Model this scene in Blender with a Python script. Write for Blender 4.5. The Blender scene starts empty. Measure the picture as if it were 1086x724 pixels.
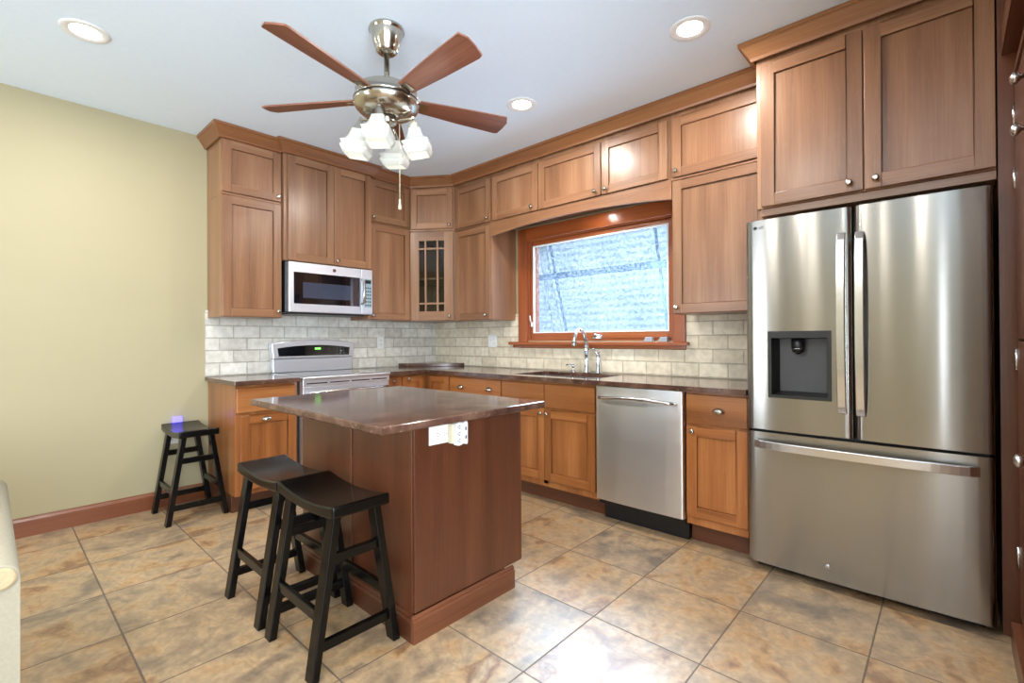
import bpy, bmesh, math, random
from mathutils import Vector, Matrix
random.seed(7)
PI = math.pi
SC = bpy.context.scene
COL = SC.collection

# ------------------------------------------------------------------ camera
YAW, PITCH, ROLL, FPX = 0.739259, 0.0053088, -0.0053874, 509.31
CAM = Vector((4.18, -3.345, 1.19))
def cam_basis():
    f = Vector((-math.sin(YAW), math.cos(YAW), 0)); r = Vector((math.cos(YAW), math.sin(YAW), 0)); u = Vector((0, 0, 1))
    f2 = f * math.cos(PITCH) + u * math.sin(PITCH); u2 = u * math.cos(PITCH) - f * math.sin(PITCH)
    r2 = r * math.cos(ROLL) + u2 * math.sin(ROLL); u3 = u2 * math.cos(ROLL) - r * math.sin(ROLL)
    return r2, u3, f2
r_, u_, f_ = cam_basis()
cd = bpy.data.cameras.new('camera'); cam = bpy.data.objects.new('camera', cd); COL.objects.link(cam)
cam.matrix_world = Matrix(((r_.x, u_.x, -f_.x, CAM.x), (r_.y, u_.y, -f_.y, CAM.y), (r_.z, u_.z, -f_.z, CAM.z), (0, 0, 0, 1)))
cd.sensor_fit = 'HORIZONTAL'; cd.sensor_width = 36.0; cd.lens = 36.0 * FPX / 1086.0
cd.shift_y = -5.51 / 1086.0
cd.clip_start = 0.02
SC.camera = cam

# ------------------------------------------------------------------ light and exposure
SC.view_settings.view_transform = 'Standard'; SC.view_settings.look = 'None'
SC.view_settings.gamma = 1.0; SC.view_settings.exposure = 0.13
SC.view_settings.use_curve_mapping = False
SKY_STRENGTH = 1.0
DAY_W = 270.0         # daylight through each patio opening behind the camera
DOWN_W = 19.0        # recessed ceiling lights
FAN_W = 0.25          # each bulb of the ceiling fan
WARM = (1.0, 0.95, 0.88)
world = bpy.data.worlds.new('sky'); SC.world = world; world.use_nodes = True
bg = world.node_tree.nodes['Background']; bg.inputs[0].default_value = (0.72, 0.86, 1.0, 1); bg.inputs[1].default_value = SKY_STRENGTH

def area(name, loc, target, sx, sy, power, color, shape='RECTANGLE'):
    d = bpy.data.lights.new(name, 'AREA'); d.shape = shape; d.size = sx
    if shape in ('RECTANGLE', 'ELLIPSE'): d.size_y = sy
    d.energy = power; d.color = color
    o = bpy.data.objects.new(name, d); COL.objects.link(o); o.location = loc
    o.rotation_euler = (Vector(target) - Vector(loc)).to_track_quat('-Z', 'Y').to_euler()
    return o
# unseen area panels stand in for daylight at the far openings and kitchen window
area('daylight_patio', (.95, -7.1, 1.3), (1.9, -3, 3.6), .7, 2.2, DAY_W * .3, (0.80, 0.90, 1.0))
area('daylight_sidelight', (4.5, -7.1, 1.3), (4.5, -3, 1.6), 0.2, 2.2, DAY_W * .1, (0.80, 0.90, 1.0))
area('daylight_right_opening', (5.6, -4.15, 1.35), (1.0, -3.0, 3.6), 2.7, 2.0, DAY_W * .95, (0.80, 0.90, 1.0))
area('added_sky_panel', (.9, 2.0, 3.5), (2.0, 0, 1.6), 4.6, 1.9, 1600, (0.58, 0.77, 1.0))  # added above the view to give the bluish reflection on the floor

# ------------------------------------------------------------------ material helpers
def new_mat(name):
    m = bpy.data.materials.new(name); m.use_nodes = True
    nt = m.node_tree; b = nt.nodes['Principled BSDF']
    return m, nt, b
def N(nt, t, **kw):
    n = nt.nodes.new(t)
    for k, v in kw.items(): setattr(n, k, v)
    return n
def lin(r, g, b):
    f = lambda c: (c / 255) / 12.92 if c / 255 <= 0.04045 else ((c / 255 + 0.055) / 1.055) ** 2.4
    return (f(r), f(g), f(b), 1)
def ramp(nt, stops, interp='LINEAR'):
    n = nt.nodes.new('ShaderNodeValToRGB'); cr = n.color_ramp; cr.interpolation = interp
    while len(cr.elements) < len(stops): cr.elements.new(0.5)
    for e, (p, c) in zip(cr.elements, stops): e.position = p; e.color = c
    return n
def plain(name, rgb, rough=0.5, metal=0.0, coat=0.0, spec=0.5, noise=0.04, nscale=30):
    """a plain paint or plastic with a faint procedural mottling"""
    m, nt, b = new_mat(name)
    tc = N(nt, 'ShaderNodeTexCoord'); no = N(nt, 'ShaderNodeTexNoise'); no.inputs['Scale'].default_value = nscale
    nt.links.new(tc.outputs['Object'], no.inputs['Vector'])
    c = lin(*rgb); lo = tuple(x * (1 - noise) for x in c[:3]) + (1,); hi = tuple(min(1, x * (1 + noise)) for x in c[:3]) + (1,)
    rp = ramp(nt, [(0.3, lo), (0.7, hi)]); nt.links.new(no.outputs['Fac'], rp.inputs[0])
    nt.links.new(rp.outputs[0], b.inputs['Base Color'])
    b.inputs['Roughness'].default_value = rough; b.inputs['Metallic'].default_value = metal
    b.inputs['Coat Weight'].default_value = coat; b.inputs['Specular IOR Level'].default_value = spec
    return m
def emit(name, rgb, strength):
    m, nt, b = new_mat(name)
    b.inputs['Base Color'].default_value = lin(*rgb); b.inputs['Emission Color'].default_value = lin(*rgb)
    b.inputs['Emission Strength'].default_value = strength
    return m
def wood(name, axis, dark, mid, light, rough=0.32, grain=1.0, coat=0.25, flecks=0.14):
    """oak: long grain along axis ('x','y','z'), broad board tone changes, ray flecks"""
    m, nt, b = new_mat(name); L = nt.links
    tc = N(nt, 'ShaderNodeTexCoord'); oi = N(nt, 'ShaderNodeObjectInfo')
    add = N(nt, 'ShaderNodeVectorMath', operation='ADD')
    mul = N(nt, 'ShaderNodeVectorMath', operation='SCALE'); mul.inputs['Scale'].default_value = 7.3
    comb = N(nt, 'ShaderNodeCombineXYZ')
    for i in range(3): L.new(oi.outputs['Random'], comb.inputs[i])
    L.new(comb.outputs[0], mul.inputs[0]); L.new(tc.outputs['Object'], add.inputs[0]); L.new(mul.outputs[0], add.inputs[1])
    def mp(a, c):
        n = N(nt, 'ShaderNodeMapping'); s = [a, a, a]; s['xyz'.index(axis)] = c
        n.inputs['Scale'].default_value = s; L.new(add.outputs[0], n.inputs['Vector']); return n
    n1 = N(nt, 'ShaderNodeTexNoise'); n1.inputs['Scale'].default_value = 1; n1.inputs['Detail'].default_value = 3
    L.new(mp(9, 0.6).outputs[0], n1.inputs['Vector'])
    n2 = N(nt, 'ShaderNodeTexNoise'); n2.inputs['Scale'].default_value = 1; n2.inputs['Detail'].default_value = 5
    L.new(mp(150, 3.0).outputs[0], n2.inputs['Vector'])
    n3 = N(nt, 'ShaderNodeTexNoise'); n3.inputs['Scale'].default_value = 1; n3.inputs['Detail'].default_value = 2; n3.inputs['Distortion'].default_value = 1.2
    L.new(mp(70, 14).outputs[0], n3.inputs['Vector'])
    mx = N(nt, 'ShaderNodeMath', operation='MULTIPLY_ADD'); mx.inputs[1].default_value = 0.45 * grain
    L.new(n2.outputs['Fac'], mx.inputs[0]); L.new(n1.outputs['Fac'], mx.inputs[2])
    mx2 = N(nt, 'ShaderNodeMath', operation='SUBTRACT'); mx2.inputs[1].default_value = 0.225 * grain; L.new(mx.outputs[0], mx2.inputs[0])
    rp = ramp(nt, [(0.15, lin(*dark)), (0.5, lin(*mid)), (0.85, lin(*light))]); L.new(mx2.outputs[0], rp.inputs[0])
    fr = ramp(nt, [(0.60, (0, 0, 0, 1)), (0.68, (1, 1, 1, 1))]); L.new(n3.outputs['Fac'], fr.inputs[0])
    fm = N(nt, 'ShaderNodeMath', operation='MULTIPLY'); fm.inputs[1].default_value = flecks; L.new(fr.outputs[0], fm.inputs[0])
    mix = N(nt, 'ShaderNodeMix', data_type='RGBA'); L.new(fm.outputs[0], mix.inputs['Factor'])
    L.new(rp.outputs[0], mix.inputs['A']); mix.inputs['B'].default_value = lin(*light)
    # each board or door leaf differs a little in tone
    mr = N(nt, 'ShaderNodeMapRange'); mr.inputs['To Min'].default_value = 0.86; mr.inputs['To Max'].default_value = 1.12
    L.new(oi.outputs['Random'], mr.inputs[0])
    sc = N(nt, 'ShaderNodeVectorMath', operation='SCALE'); L.new(mix.outputs['Result'], sc.inputs[0]); L.new(mr.outputs[0], sc.inputs['Scale'])
    L.new(sc.outputs[0], b.inputs['Base Color'])
    bp = N(nt, 'ShaderNodeBump'); bp.inputs['Strength'].default_value = 0.08; bp.inputs['Distance'].default_value = 0.002
    L.new(n2.outputs['Fac'], bp.inputs['Height']); L.new(bp.outputs[0], b.inputs['Normal'])
    b.inputs['Roughness'].default_value = rough; b.inputs['Coat Weight'].default_value = coat; b.inputs['Coat Roughness'].default_value = 0.22
    return m
ANROT = 0.25
def brushed(name, rgb, rough=0.25, along='x', streak=0.015, aniso=0.8, warp=.12, wsc=9):
    """brushed steel, grain along the given local axis, slight waviness of the sheet"""
    m, nt, b = new_mat(name); L = nt.links
    tc = N(nt, 'ShaderNodeTexCoord')
    mp = N(nt, 'ShaderNodeMapping'); s = [400, 400, 400]; s['xyz'.index(along)] = 2.0; mp.inputs['Scale'].default_value = s
    L.new(tc.outputs['Object'], mp.inputs['Vector'])
    no = N(nt, 'ShaderNodeTexNoise'); no.inputs['Scale'].default_value = 1; no.inputs['Detail'].default_value = 2; L.new(mp.outputs[0], no.inputs['Vector'])
    c = lin(*rgb)
    rp = ramp(nt, [(0.3, tuple(x * (1 - streak) for x in c[:3]) + (1,)), (0.7, tuple(min(1, x * (1 + streak)) for x in c[:3]) + (1,))])
    L.new(no.outputs['Fac'], rp.inputs[0]); L.new(rp.outputs[0], b.inputs['Base Color'])
    mr = N(nt, 'ShaderNodeMapRange'); mr.inputs['To Min'].default_value = rough * .97; mr.inputs['To Max'].default_value = rough * 1.03
    L.new(no.outputs['Fac'], mr.inputs[0]); L.new(mr.outputs[0], b.inputs['Roughness'])
    b.inputs['Metallic'].default_value = 1.0
    tg = N(nt, 'ShaderNodeTangent', direction_type='RADIAL', axis='Z')
    if aniso:
        b.inputs['Anisotropic'].default_value = aniso
        b.inputs['Anisotropic Rotation'].default_value = ANROT
        L.new(tg.outputs[0], b.inputs['Tangent'])
    wv = N(nt, 'ShaderNodeTexNoise'); wv.inputs['Scale'].default_value = 1; wv.inputs['Detail'].default_value = 1
    mp2 = N(nt, 'ShaderNodeMapping'); mp2.inputs['Scale'].default_value = (wsc, wsc, .35); L.new(tc.outputs['Object'], mp2.inputs['Vector']); L.new(mp2.outputs[0], wv.inputs['Vector'])
    bp = N(nt, 'ShaderNodeBump'); bp.inputs['Strength'].default_value = warp; bp.inputs['Distance'].default_value = 0.01
    L.new(wv.outputs['Fac'], bp.inputs['Height']); L.new(bp.outputs[0], b.inputs['Normal'])
    return m

OAK_D, OAK_M, OAK_L = (104, 68, 44), (139, 97, 67), (166, 125, 92)
M = {}
M['oak_v'] = wood('oak_upright', 'z', OAK_D, OAK_M, OAK_L)
M['oak_h'] = wood('oak_crosswise', 'x', OAK_D, OAK_M, OAK_L)
M['oak_base_v'] = wood('oak_base_upright', 'z', (110, 62, 28), (152, 92, 46), (182, 122, 70))
M['oak_base_h'] = wood('oak_base_crosswise', 'x', (110, 62, 28), (152, 92, 46), (182, 122, 70))
M['oak_dark'] = wood('oak_shadow_gap', 'z', (50, 28, 14), (66, 38, 20), (80, 48, 26), flecks=0)
M['crown_x'] = wood('oak_crown_x', 'x', (104, 62, 34), (138, 88, 52), (166, 116, 74), flecks=.2)
M['crown_y'] = wood('oak_crown_y', 'y', (104, 62, 34), (138, 88, 52), (166, 116, 74), flecks=.2)
M['island_v'] = wood('island_oak_upright', 'z', (66, 34, 19), (89, 48, 28), (112, 66, 40), flecks=.25, rough=.36)
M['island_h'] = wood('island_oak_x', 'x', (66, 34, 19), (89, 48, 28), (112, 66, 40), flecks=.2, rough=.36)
M['island_y'] = wood('island_oak_y', 'y', (66, 34, 19), (89, 48, 28), (112, 66, 40), flecks=.2, rough=.36)
M['casing_v'] = wood('fir_casing_upright', 'z', (112, 54, 24), (150, 78, 38), (176, 102, 56), flecks=0, rough=.25)
M['casing_h'] = wood('fir_casing_cross', 'x', (112, 54, 24), (150, 78, 38), (176, 102, 56), flecks=0, rough=.25)
M['skirting'] = wood('skirting_wood', 'y', (98, 50, 26), (124, 68, 38), (150, 90, 54), flecks=0, rough=.3)
M['blade'] = wood('fan_blade_wood', 'x', (88, 48, 34), (122, 74, 56), (150, 100, 80), flecks=0, rough=.3, grain=1.5)
M['steel'] = brushed('brushed_steel', (152, 148, 142), rough=.20, aniso=.92)
M['steel_soft'] = brushed('soft_steel', (236, 240, 247), rough=.42, aniso=0)
M['steel_light'] = brushed('pale_brushed_steel', (234, 234, 234), rough=.36, aniso=.85, warp=.32, wsc=13)
M['steel_plain'] = brushed('smooth_steel', (205, 204, 204), rough=.22, aniso=0)
M['nickel'] = brushed('brushed_nickel', (188, 182, 170), rough=.2, aniso=0, along='z')
M['chrome'] = plain('chrome', (225, 228, 232), rough=.08, metal=1, noise=.01)
M['black_plastic'] = plain('black_plastic', (20, 20, 22), rough=.35)
M['black_glass'] = plain('black_glass', (12, 13, 18), rough=.05, coat=.6, noise=.02)
M['grey_plastic'] = plain('dark_grey_plastic', (24, 24, 23), rough=.38)
M['appliance_side'] = plain('appliance_side_paint', (70, 70, 72), rough=.5)
M['white_plastic'] = plain('white_plastic', (232, 232, 230), rough=.3)
M['ivory_plastic'] = plain('ivory_plastic', (216, 208, 178), rough=.35)
M['ceiling'] = plain('ceiling_paint', (228, 242, 255), rough=.9, noise=.01)
M['cream'] = plain('cream_upholstery', (152, 144, 124), rough=.85, noise=.05, nscale=120)
M['tan'] = plain('tan_upholstery', (176, 156, 120), rough=.8, noise=.06, nscale=90)
M['white_trim'] = plain('white_trim_paint', (232, 232, 230), rough=.4)
M['snow'] = plain('snow', (235, 240, 248), rough=.9, noise=.05, nscale=4)
M['grey_block'] = plain('grey_foam', (150, 156, 162), rough=.6)
M['slate_paint'] = plain('slate_blue_paint', (88, 108, 134), rough=.6)
M['bark'] = plain('bark', (150, 156, 166), rough=.9, noise=.3, nscale=20)
M['lamp'] = emit('lamp_lens', (255, 244, 226), 14)
M['bulb'] = emit('bulb_glass', (255, 244, 226), 1.5)
M['led_green'] = emit('green_display', (120, 255, 90), 2.5)
M['night_blue'] = emit('blue_night_light', (120, 110, 255), 1.6)

def wall_paint():
    m, nt, b = new_mat('yellow_wall_paint'); L = nt.links
    tc = N(nt, 'ShaderNodeTexCoord'); no = N(nt, 'ShaderNodeTexNoise'); no.inputs['Scale'].default_value = 180; no.inputs['Detail'].default_value = 3
    L.new(tc.outputs['Object'], no.inputs['Vector'])
    b.inputs['Base Color'].default_value = lin(166, 156, 123); b.inputs['Roughness'].default_value = .6
    bp = N(nt, 'ShaderNodeBump'); bp.inputs['Strength'].default_value = .06; bp.inputs['Distance'].default_value = .003
    L.new(no.outputs['Fac'], bp.inputs['Height']); L.new(bp.outputs[0], b.inputs['Normal'])
    return m
M['wall'] = wall_paint()

def floor_tiles():
    m, nt, b = new_mat('slate_look_floor_tiles'); L = nt.links
    tc = N(nt, 'ShaderNodeTexCoord'); sep = N(nt, 'ShaderNodeSeparateXYZ'); L.new(tc.outputs['Object'], sep.inputs[0])
    def M2(op, a, b_, c=None):
        n = N(nt, 'ShaderNodeMath', operation=op)
        for i, v in enumerate((a, b_, c)):
            if v is None: continue
            if isinstance(v, (int, float)): n.inputs[i].default_value = v
            else: L.new(v, n.inputs[i])
        return n.outputs[0]
    fx = M2('DIVIDE', M2('SUBTRACT', sep.outputs[0], 3.044 - 9 * .4525), .4525)
    fy = M2('DIVIDE', M2('SUBTRACT', sep.outputs[1], -1.589 - 20 * .4600), .4600)
    ix = M2('FLOOR', fx, 0); iy = M2('FLOOR', fy, 0)
    ex = M2('MULTIPLY', M2('ABSOLUTE', M2('SUBTRACT', M2('FRACT', fx, 0), .5), 0), 1.0)
    ey = M2('MULTIPLY', M2('ABSOLUTE', M2('SUBTRACT', M2('FRACT', fy, 0), .5), 0), 1.0)
    edge = M2('MAXIMUM', ex, ey)
    # slightly wandering tile edges
    en = N(nt, 'ShaderNodeTexNoise'); en.inputs['Scale'].default_value = 14; L.new(tc.outputs['Object'], en.inputs['Vector'])
    edge = M2('ADD', edge, M2('MULTIPLY', M2('SUBTRACT', en.outputs['Fac'], .5), .006))
    gr = N(nt, 'ShaderNodeMapRange'); gr.inputs['From Min'].default_value = .4915; gr.inputs['From Max'].default_value = .4945; L.new(edge, gr.inputs[0])
    cv = N(nt, 'ShaderNodeCombineXYZ'); L.new(ix, cv.inputs[0]); L.new(iy, cv.inputs[1])
    wn = N(nt, 'ShaderNodeTexWhiteNoise', noise_dimensions='3D'); L.new(cv.outputs[0], wn.inputs['Vector'])
    off = N(nt, 'ShaderNodeVectorMath', operation='SCALE'); off.inputs['Scale'].default_value = 23.0; L.new(wn.outputs['Color'], off.inputs[0])
    pos = N(nt, 'ShaderNodeVectorMath', operation='ADD'); L.new(tc.outputs['Object'], pos.inputs[0]); L.new(off.outputs[0], pos.inputs[1])
    def noise(scale, detail, dist, stretch=None):
        n = N(nt, 'ShaderNodeTexNoise'); n.inputs['Scale'].default_value = scale; n.inputs['Detail'].default_value = detail; n.inputs['Distortion'].default_value = dist
        if stretch:
            mp = N(nt, 'ShaderNodeMapping'); mp.inputs['Scale'].default_value = stretch; mp.inputs['Rotation'].default_value = (0, 0, .5)
            L.new(pos.outputs[0], mp.inputs['Vector']); L.new(mp.outputs[0], n.inputs['Vector'])
        else: L.new(pos.outputs[0], n.inputs['Vector'])
        return n.outputs['Fac']
    nA = noise(2.8, 8, 1.1, (1.3, .8, 1)); nB = noise(8, 9, .9); nC = noise(1.9, 3, 2.6, (1, 1.8, 1)); nD = noise(60, 4, 0)
    v = M2('ADD', M2('MULTIPLY_ADD', nA, 1.25, -.23), M2('ADD', M2('MULTIPLY_ADD', wn.outputs['Value'], .22, .05), M2('MULTIPLY_ADD', nB, .75, -.42)))
    rp = ramp(nt, [(0.18, lin(98, 84, 68)), (0.36, lin(142, 118, 90)), (0.52, lin(170, 142, 106)), (0.64, lin(172, 135, 90)), (0.78, lin(126, 88, 52)), (0.95, lin(176, 148, 112))])
    L.new(v, rp.inputs[0])
    # thin slate veins, only where the large noise passes a narrow band
    band = M2('ABSOLUTE', M2('SUBTRACT', nC, .5), 0)
    vr = ramp(nt, [(0.0, (1, 1, 1, 1)), (0.022, (0, 0, 0, 1))]); L.new(band, vr.inputs[0])
    vb = M2('MULTIPLY', vr.outputs[0], M2('MULTIPLY', nB, .5))
    mv = N(nt, 'ShaderNodeMix', data_type='RGBA'); L.new(vb, mv.inputs['Factor']); L.new(rp.outputs[0], mv.inputs['A']); mv.inputs['B'].default_value = lin(84, 78, 74)
    gs = ramp(nt, [(0.55, (0, 0, 0, 1)), (0.75, (1, 1, 1, 1))]); L.new(noise(4.2, 6, 1.0), gs.inputs[0])
    mg = N(nt, 'ShaderNodeMix', data_type='RGBA'); L.new(M2('MULTIPLY', gs.outputs[0], .38), mg.inputs['Factor']); L.new(mv.outputs['Result'], mg.inputs['A']); mg.inputs['B'].default_value = lin(134, 120, 98)
    gm = N(nt, 'ShaderNodeMix', data_type='RGBA'); L.new(gr.outputs[0], gm.inputs['Factor']); L.new(mg.outputs['Result'], gm.inputs['A']); gm.inputs['B'].default_value = lin(96, 78, 62)
    L.new(gm.outputs['Result'], b.inputs['Base Color'])
    rr = M2('MULTIPLY_ADD', nB, .30, .24); rr2 = M2('ADD', rr, M2('MULTIPLY', gr.outputs[0], .4)); L.new(rr2, b.inputs['Roughness'])
    b.inputs['IOR'].default_value = 1.6; b.inputs['Coat Weight'].default_value = .6; b.inputs['Coat Roughness'].default_value = .68; b.inputs['Coat IOR'].default_value = 1.7
    nE = noise(38, 5, .6)
    gmx = ramp(nt, [(0.3, (.78, .78, .78, 1)), (0.7, (1.16, 1.16, 1.16, 1))]); L.new(nE, gmx.inputs[0])
    gmm = N(nt, 'ShaderNodeMix', data_type='RGBA', blend_type='MULTIPLY'); gmm.inputs['Factor'].default_value = 1; L.new(gm.outputs['Result'], gmm.inputs['A']); L.new(gmx.outputs[0], gmm.inputs['B']); L.new(gmm.outputs['Result'], b.inputs['Base Color'])
    h = M2('SUBTRACT', M2('ADD', M2('MULTIPLY', nB, .5), M2('MULTIPLY', nD, .16)), M2('MULTIPLY', gr.outputs[0], .8))
    bp = N(nt, 'ShaderNodeBump'); bp.inputs['Strength'].default_value = .35; bp.inputs['Distance'].default_value = .008
    L.new(h, bp.inputs['Height']); L.new(bp.outputs[0], b.inputs['Normal']); L.new(bp.outputs[0], b.inputs['Coat Normal'])
    return m
M['floor'] = floor_tiles()

def splash_tiles(name, axis, c1, c2, cm):
    """tumbled stone 3 x 6 running bond; axis = horizontal axis of the wall ('x' or 'y')"""
    m, nt, b = new_mat(name); L = nt.links
    tc = N(nt, 'ShaderNodeTexCoord'); sep = N(nt, 'ShaderNodeSeparateXYZ'); L.new(tc.outputs['Object'], sep.inputs[0])
    cb = N(nt, 'ShaderNodeCombineXYZ'); au = N(nt, 'ShaderNodeMath', operation='ADD'); au.inputs[1].default_value = -2.991 + .196 * 30 if axis == 'x' else 2.026 + .196 * 30
    L.new(sep.outputs[0 if axis == 'x' else 1], au.inputs[0]); L.new(au.outputs[0], cb.inputs[0])
    ad = N(nt, 'ShaderNodeMath', operation='SUBTRACT'); ad.inputs[1].default_value = .921 - .0962 * 2; L.new(sep.outputs[2], ad.inputs[0]); L.new(ad.outputs[0], cb.inputs[1])
    wob = N(nt, 'ShaderNodeTexNoise'); wob.inputs['Scale'].default_value = 45; L.new(tc.outputs['Object'], wob.inputs['Vector'])
    wm = N(nt, 'ShaderNodeVectorMath', operation='MULTIPLY_ADD'); wm.inputs[1].default_value = (.003, .003, 0); L.new(wob.outputs['Color'], wm.inputs[0]); L.new(cb.outputs[0], wm.inputs[2])
    br = N(nt, 'ShaderNodeTexBrick'); br.offset = .5
    br.inputs['Scale'].default_value = 1; br.inputs['Brick Width'].default_value = .196; br.inputs['Row Height'].default_value = .0962
    br.inputs['Mortar Size'].default_value = .0042; br.inputs['Mortar Smooth'].default_value = .35; br.inputs['Bias'].default_value = -.1
    br.inputs['Color1'].default_value = lin(*c1); br.inputs['Color2'].default_value = lin(*c2); br.inputs['Mortar'].default_value = lin(*cm)
    L.new(wm.outputs[0], br.inputs['Vector'])
    no = N(nt, 'ShaderNodeTexNoise'); no.inputs['Scale'].default_value = 22; no.inputs['Detail'].default_value = 6; L.new(tc.outputs['Object'], no.inputs['Vector'])
    rp = ramp(nt, [(0.3, (.80, .79, .77, 1)), (0.7, (1.05, 1.05, 1.05, 1))]); L.new(no.outputs['Fac'], rp.inputs[0])
    mx = N(nt, 'ShaderNodeMix', data_type='RGBA', blend_type='MULTIPLY'); mx.inputs['Factor'].default_value = 1
    L.new(br.outputs['Color'], mx.inputs['A']); L.new(rp.outputs[0], mx.inputs['B']); L.new(mx.outputs['Result'], b.inputs['Base Color'])
    inv = N(nt, 'ShaderNodeMath', operation='MULTIPLY_ADD'); inv.inputs[1].default_value = -1.0; L.new(br.outputs['Fac'], inv.inputs[0])
    nm = N(nt, 'ShaderNodeMath', operation='MULTIPLY'); nm.inputs[1].default_value = .3; L.new(no.outputs['Fac'], nm.inputs[0]); L.new(nm.outputs[0], inv.inputs[2])
    bp = N(nt, 'ShaderNodeBump'); bp.inputs['Strength'].default_value = .9; bp.inputs['Distance'].default_value = .006
    L.new(inv.outputs[0], bp.inputs['Height']); L.new(bp.outputs[0], b.inputs['Normal'])
    b.inputs['Roughness'].default_value = .42
    return m
M['splash_x'] = splash_tiles('backsplash_tiles_x', 'x', (214, 202, 178), (238, 228, 206), (196, 186, 166)); M['splash_y'] = splash_tiles('backsplash_tiles_y', 'y', (208, 204, 193), (236, 233, 224), (190, 186, 176))

def granite():
    m, nt, b = new_mat('brown_granite'); L = nt.links
    tc = N(nt, 'ShaderNodeTexCoord')
    n1 = N(nt, 'ShaderNodeTexNoise'); n1.inputs['Scale'].default_value = 9; n1.inputs['Detail'].default_value = 7; n1.inputs['Distortion'].default_value = .8
    n2 = N(nt, 'ShaderNodeTexNoise'); n2.inputs['Scale'].default_value = 42; n2.inputs['Detail'].default_value = 4; n2.inputs['Distortion'].default_value = 1.5
    for n in (n1, n2): L.new(tc.outputs['Object'], n.inputs['Vector'])
    rp = ramp(nt, [(0.3, lin(58, 38, 31)), (0.55, lin(88, 62, 51)), (0.75, lin(114, 86, 72))]); L.new(n1.outputs['Fac'], rp.inputs[0])
    fl = ramp(nt, [(0.62, (0, 0, 0, 1)), (0.72, (1, 1, 1, 1))]); L.new(n2.outputs['Fac'], fl.inputs[0])
    fm = N(nt, 'ShaderNodeMath', operation='MULTIPLY'); fm.inputs[1].default_value = .55; L.new(fl.outputs[0], fm.inputs[0])
    mx = N(nt, 'ShaderNodeMix', data_type='RGBA'); L.new(fm.outputs[0], mx.inputs['Factor']); L.new(rp.outputs[0], mx.inputs['A']); mx.inputs['B'].default_value = lin(168, 138, 112)
    L.new(mx.outputs['Result'], b.inputs['Base Color']); b.inputs['Roughness'].default_value = .11; b.inputs['IOR'].default_value = 1.55
    return m
M['granite'] = granite()

def stool_black():
    m, nt, b = new_mat('worn_black_lacquer'); L = nt.links
    tc = N(nt, 'ShaderNodeTexCoord'); no = N(nt, 'ShaderNodeTexNoise'); no.inputs['Scale'].default_value = 35; no.inputs['Detail'].default_value = 5
    L.new(tc.outputs['Object'], no.inputs['Vector'])
    rp = ramp(nt, [(0.0, lin(4, 4, 4)), (0.74, lin(7, 6, 5)), (0.84, lin(44, 34, 28))]); L.new(no.outputs['Fac'], rp.inputs[0]); L.new(rp.outputs[0], b.inputs['Base Color'])
    b.inputs['Roughness'].default_value = .24; b.inputs['Specular IOR Level'].default_value = .3
    return m
M['stool'] = stool_black()

def front_only(nt, sock):
    g = N(nt, 'ShaderNodeNewGeometry'); m = N(nt, 'ShaderNodeMath', operation='SUBTRACT'); m.inputs[0].default_value = 1.0
    nt.links.new(g.outputs['Backfacing'], m.inputs[1]); k = N(nt, 'ShaderNodeMath', operation='MULTIPLY')
    nt.links.new(m.outputs[0], k.inputs[0]); nt.links.new(sock, k.inputs[1]); return k.outputs[0]
def wet_glass():
    m, nt, b = new_mat('wet_window_glass'); L = nt.links; out = nt.nodes['Material Output']
    tc = N(nt, 'ShaderNodeTexCoord'); no = N(nt, 'ShaderNodeTexNoise'); no.inputs['Scale'].default_value = 75; no.inputs['Detail'].default_value = 3
    L.new(tc.outputs['Object'], no.inputs['Vector'])
    n2 = N(nt, 'ShaderNodeTexNoise'); n2.inputs['Scale'].default_value = 2.2; n2.inputs['Detail'].default_value = 2; L.new(tc.outputs['Object'], n2.inputs['Vector'])
    ad = N(nt, 'ShaderNodeMath', operation='MULTIPLY_ADD'); ad.inputs[1].default_value = .35; L.new(n2.outputs['Fac'], ad.inputs[0]); L.new(no.outputs['Fac'], ad.inputs[2])
    rp = ramp(nt, [(0.60, (.0, .0, .0, 1)), (0.80, (.045, .045, .045, 1))]); L.new(ad.outputs[0], rp.inputs[0])
    tr = N(nt, 'ShaderNodeBsdfTransparent'); tr.inputs[0].default_value = (.93, .96, .97, 1)
    tl = N(nt, 'ShaderNodeBsdfTranslucent'); tl.inputs[0].default_value = (.9, .94, 1, 1)
    gl = N(nt, 'ShaderNodeBsdfGlossy'); gl.inputs['Roughness'].default_value = .05
    fz = N(nt, 'ShaderNodeFresnel'); fz.inputs[0].default_value = 1.45
    m1 = N(nt, 'ShaderNodeMixShader'); m2 = N(nt, 'ShaderNodeMixShader')
    L.new(rp.outputs[0], m1.inputs[0]); L.new(tr.outputs[0], m1.inputs[1]); L.new(tl.outputs[0], m1.inputs[2])
    L.new(front_only(nt, fz.outputs[0]), m2.inputs[0]); L.new(m1.outputs[0], m2.inputs[1]); L.new(gl.outputs[0], m2.inputs[2])
    L.new(m2.outputs[0], out.inputs['Surface'])
    return m
M['wet_glass'] = wet_glass()
def clear_glass():
    m, nt, b = new_mat('cabinet_glass'); L = nt.links; out = nt.nodes['Material Output']
    tr = N(nt, 'ShaderNodeBsdfTransparent'); tr.inputs[0].default_value = (.75, .78, .76, 1)
    gl = N(nt, 'ShaderNodeBsdfGlossy'); gl.inputs['Roughness'].default_value = .03
    fz = N(nt, 'ShaderNodeFresnel'); fz.inputs[0].default_value = 1.5; m2 = N(nt, 'ShaderNodeMixShader')
    L.new(front_only(nt, fz.outputs[0]), m2.inputs[0]); L.new(tr.outputs[0], m2.inputs[1]); L.new(gl.outputs[0], m2.inputs[2]); L.new(m2.outputs[0], out.inputs['Surface'])
    return m
M['glass'] = clear_glass()
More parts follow.
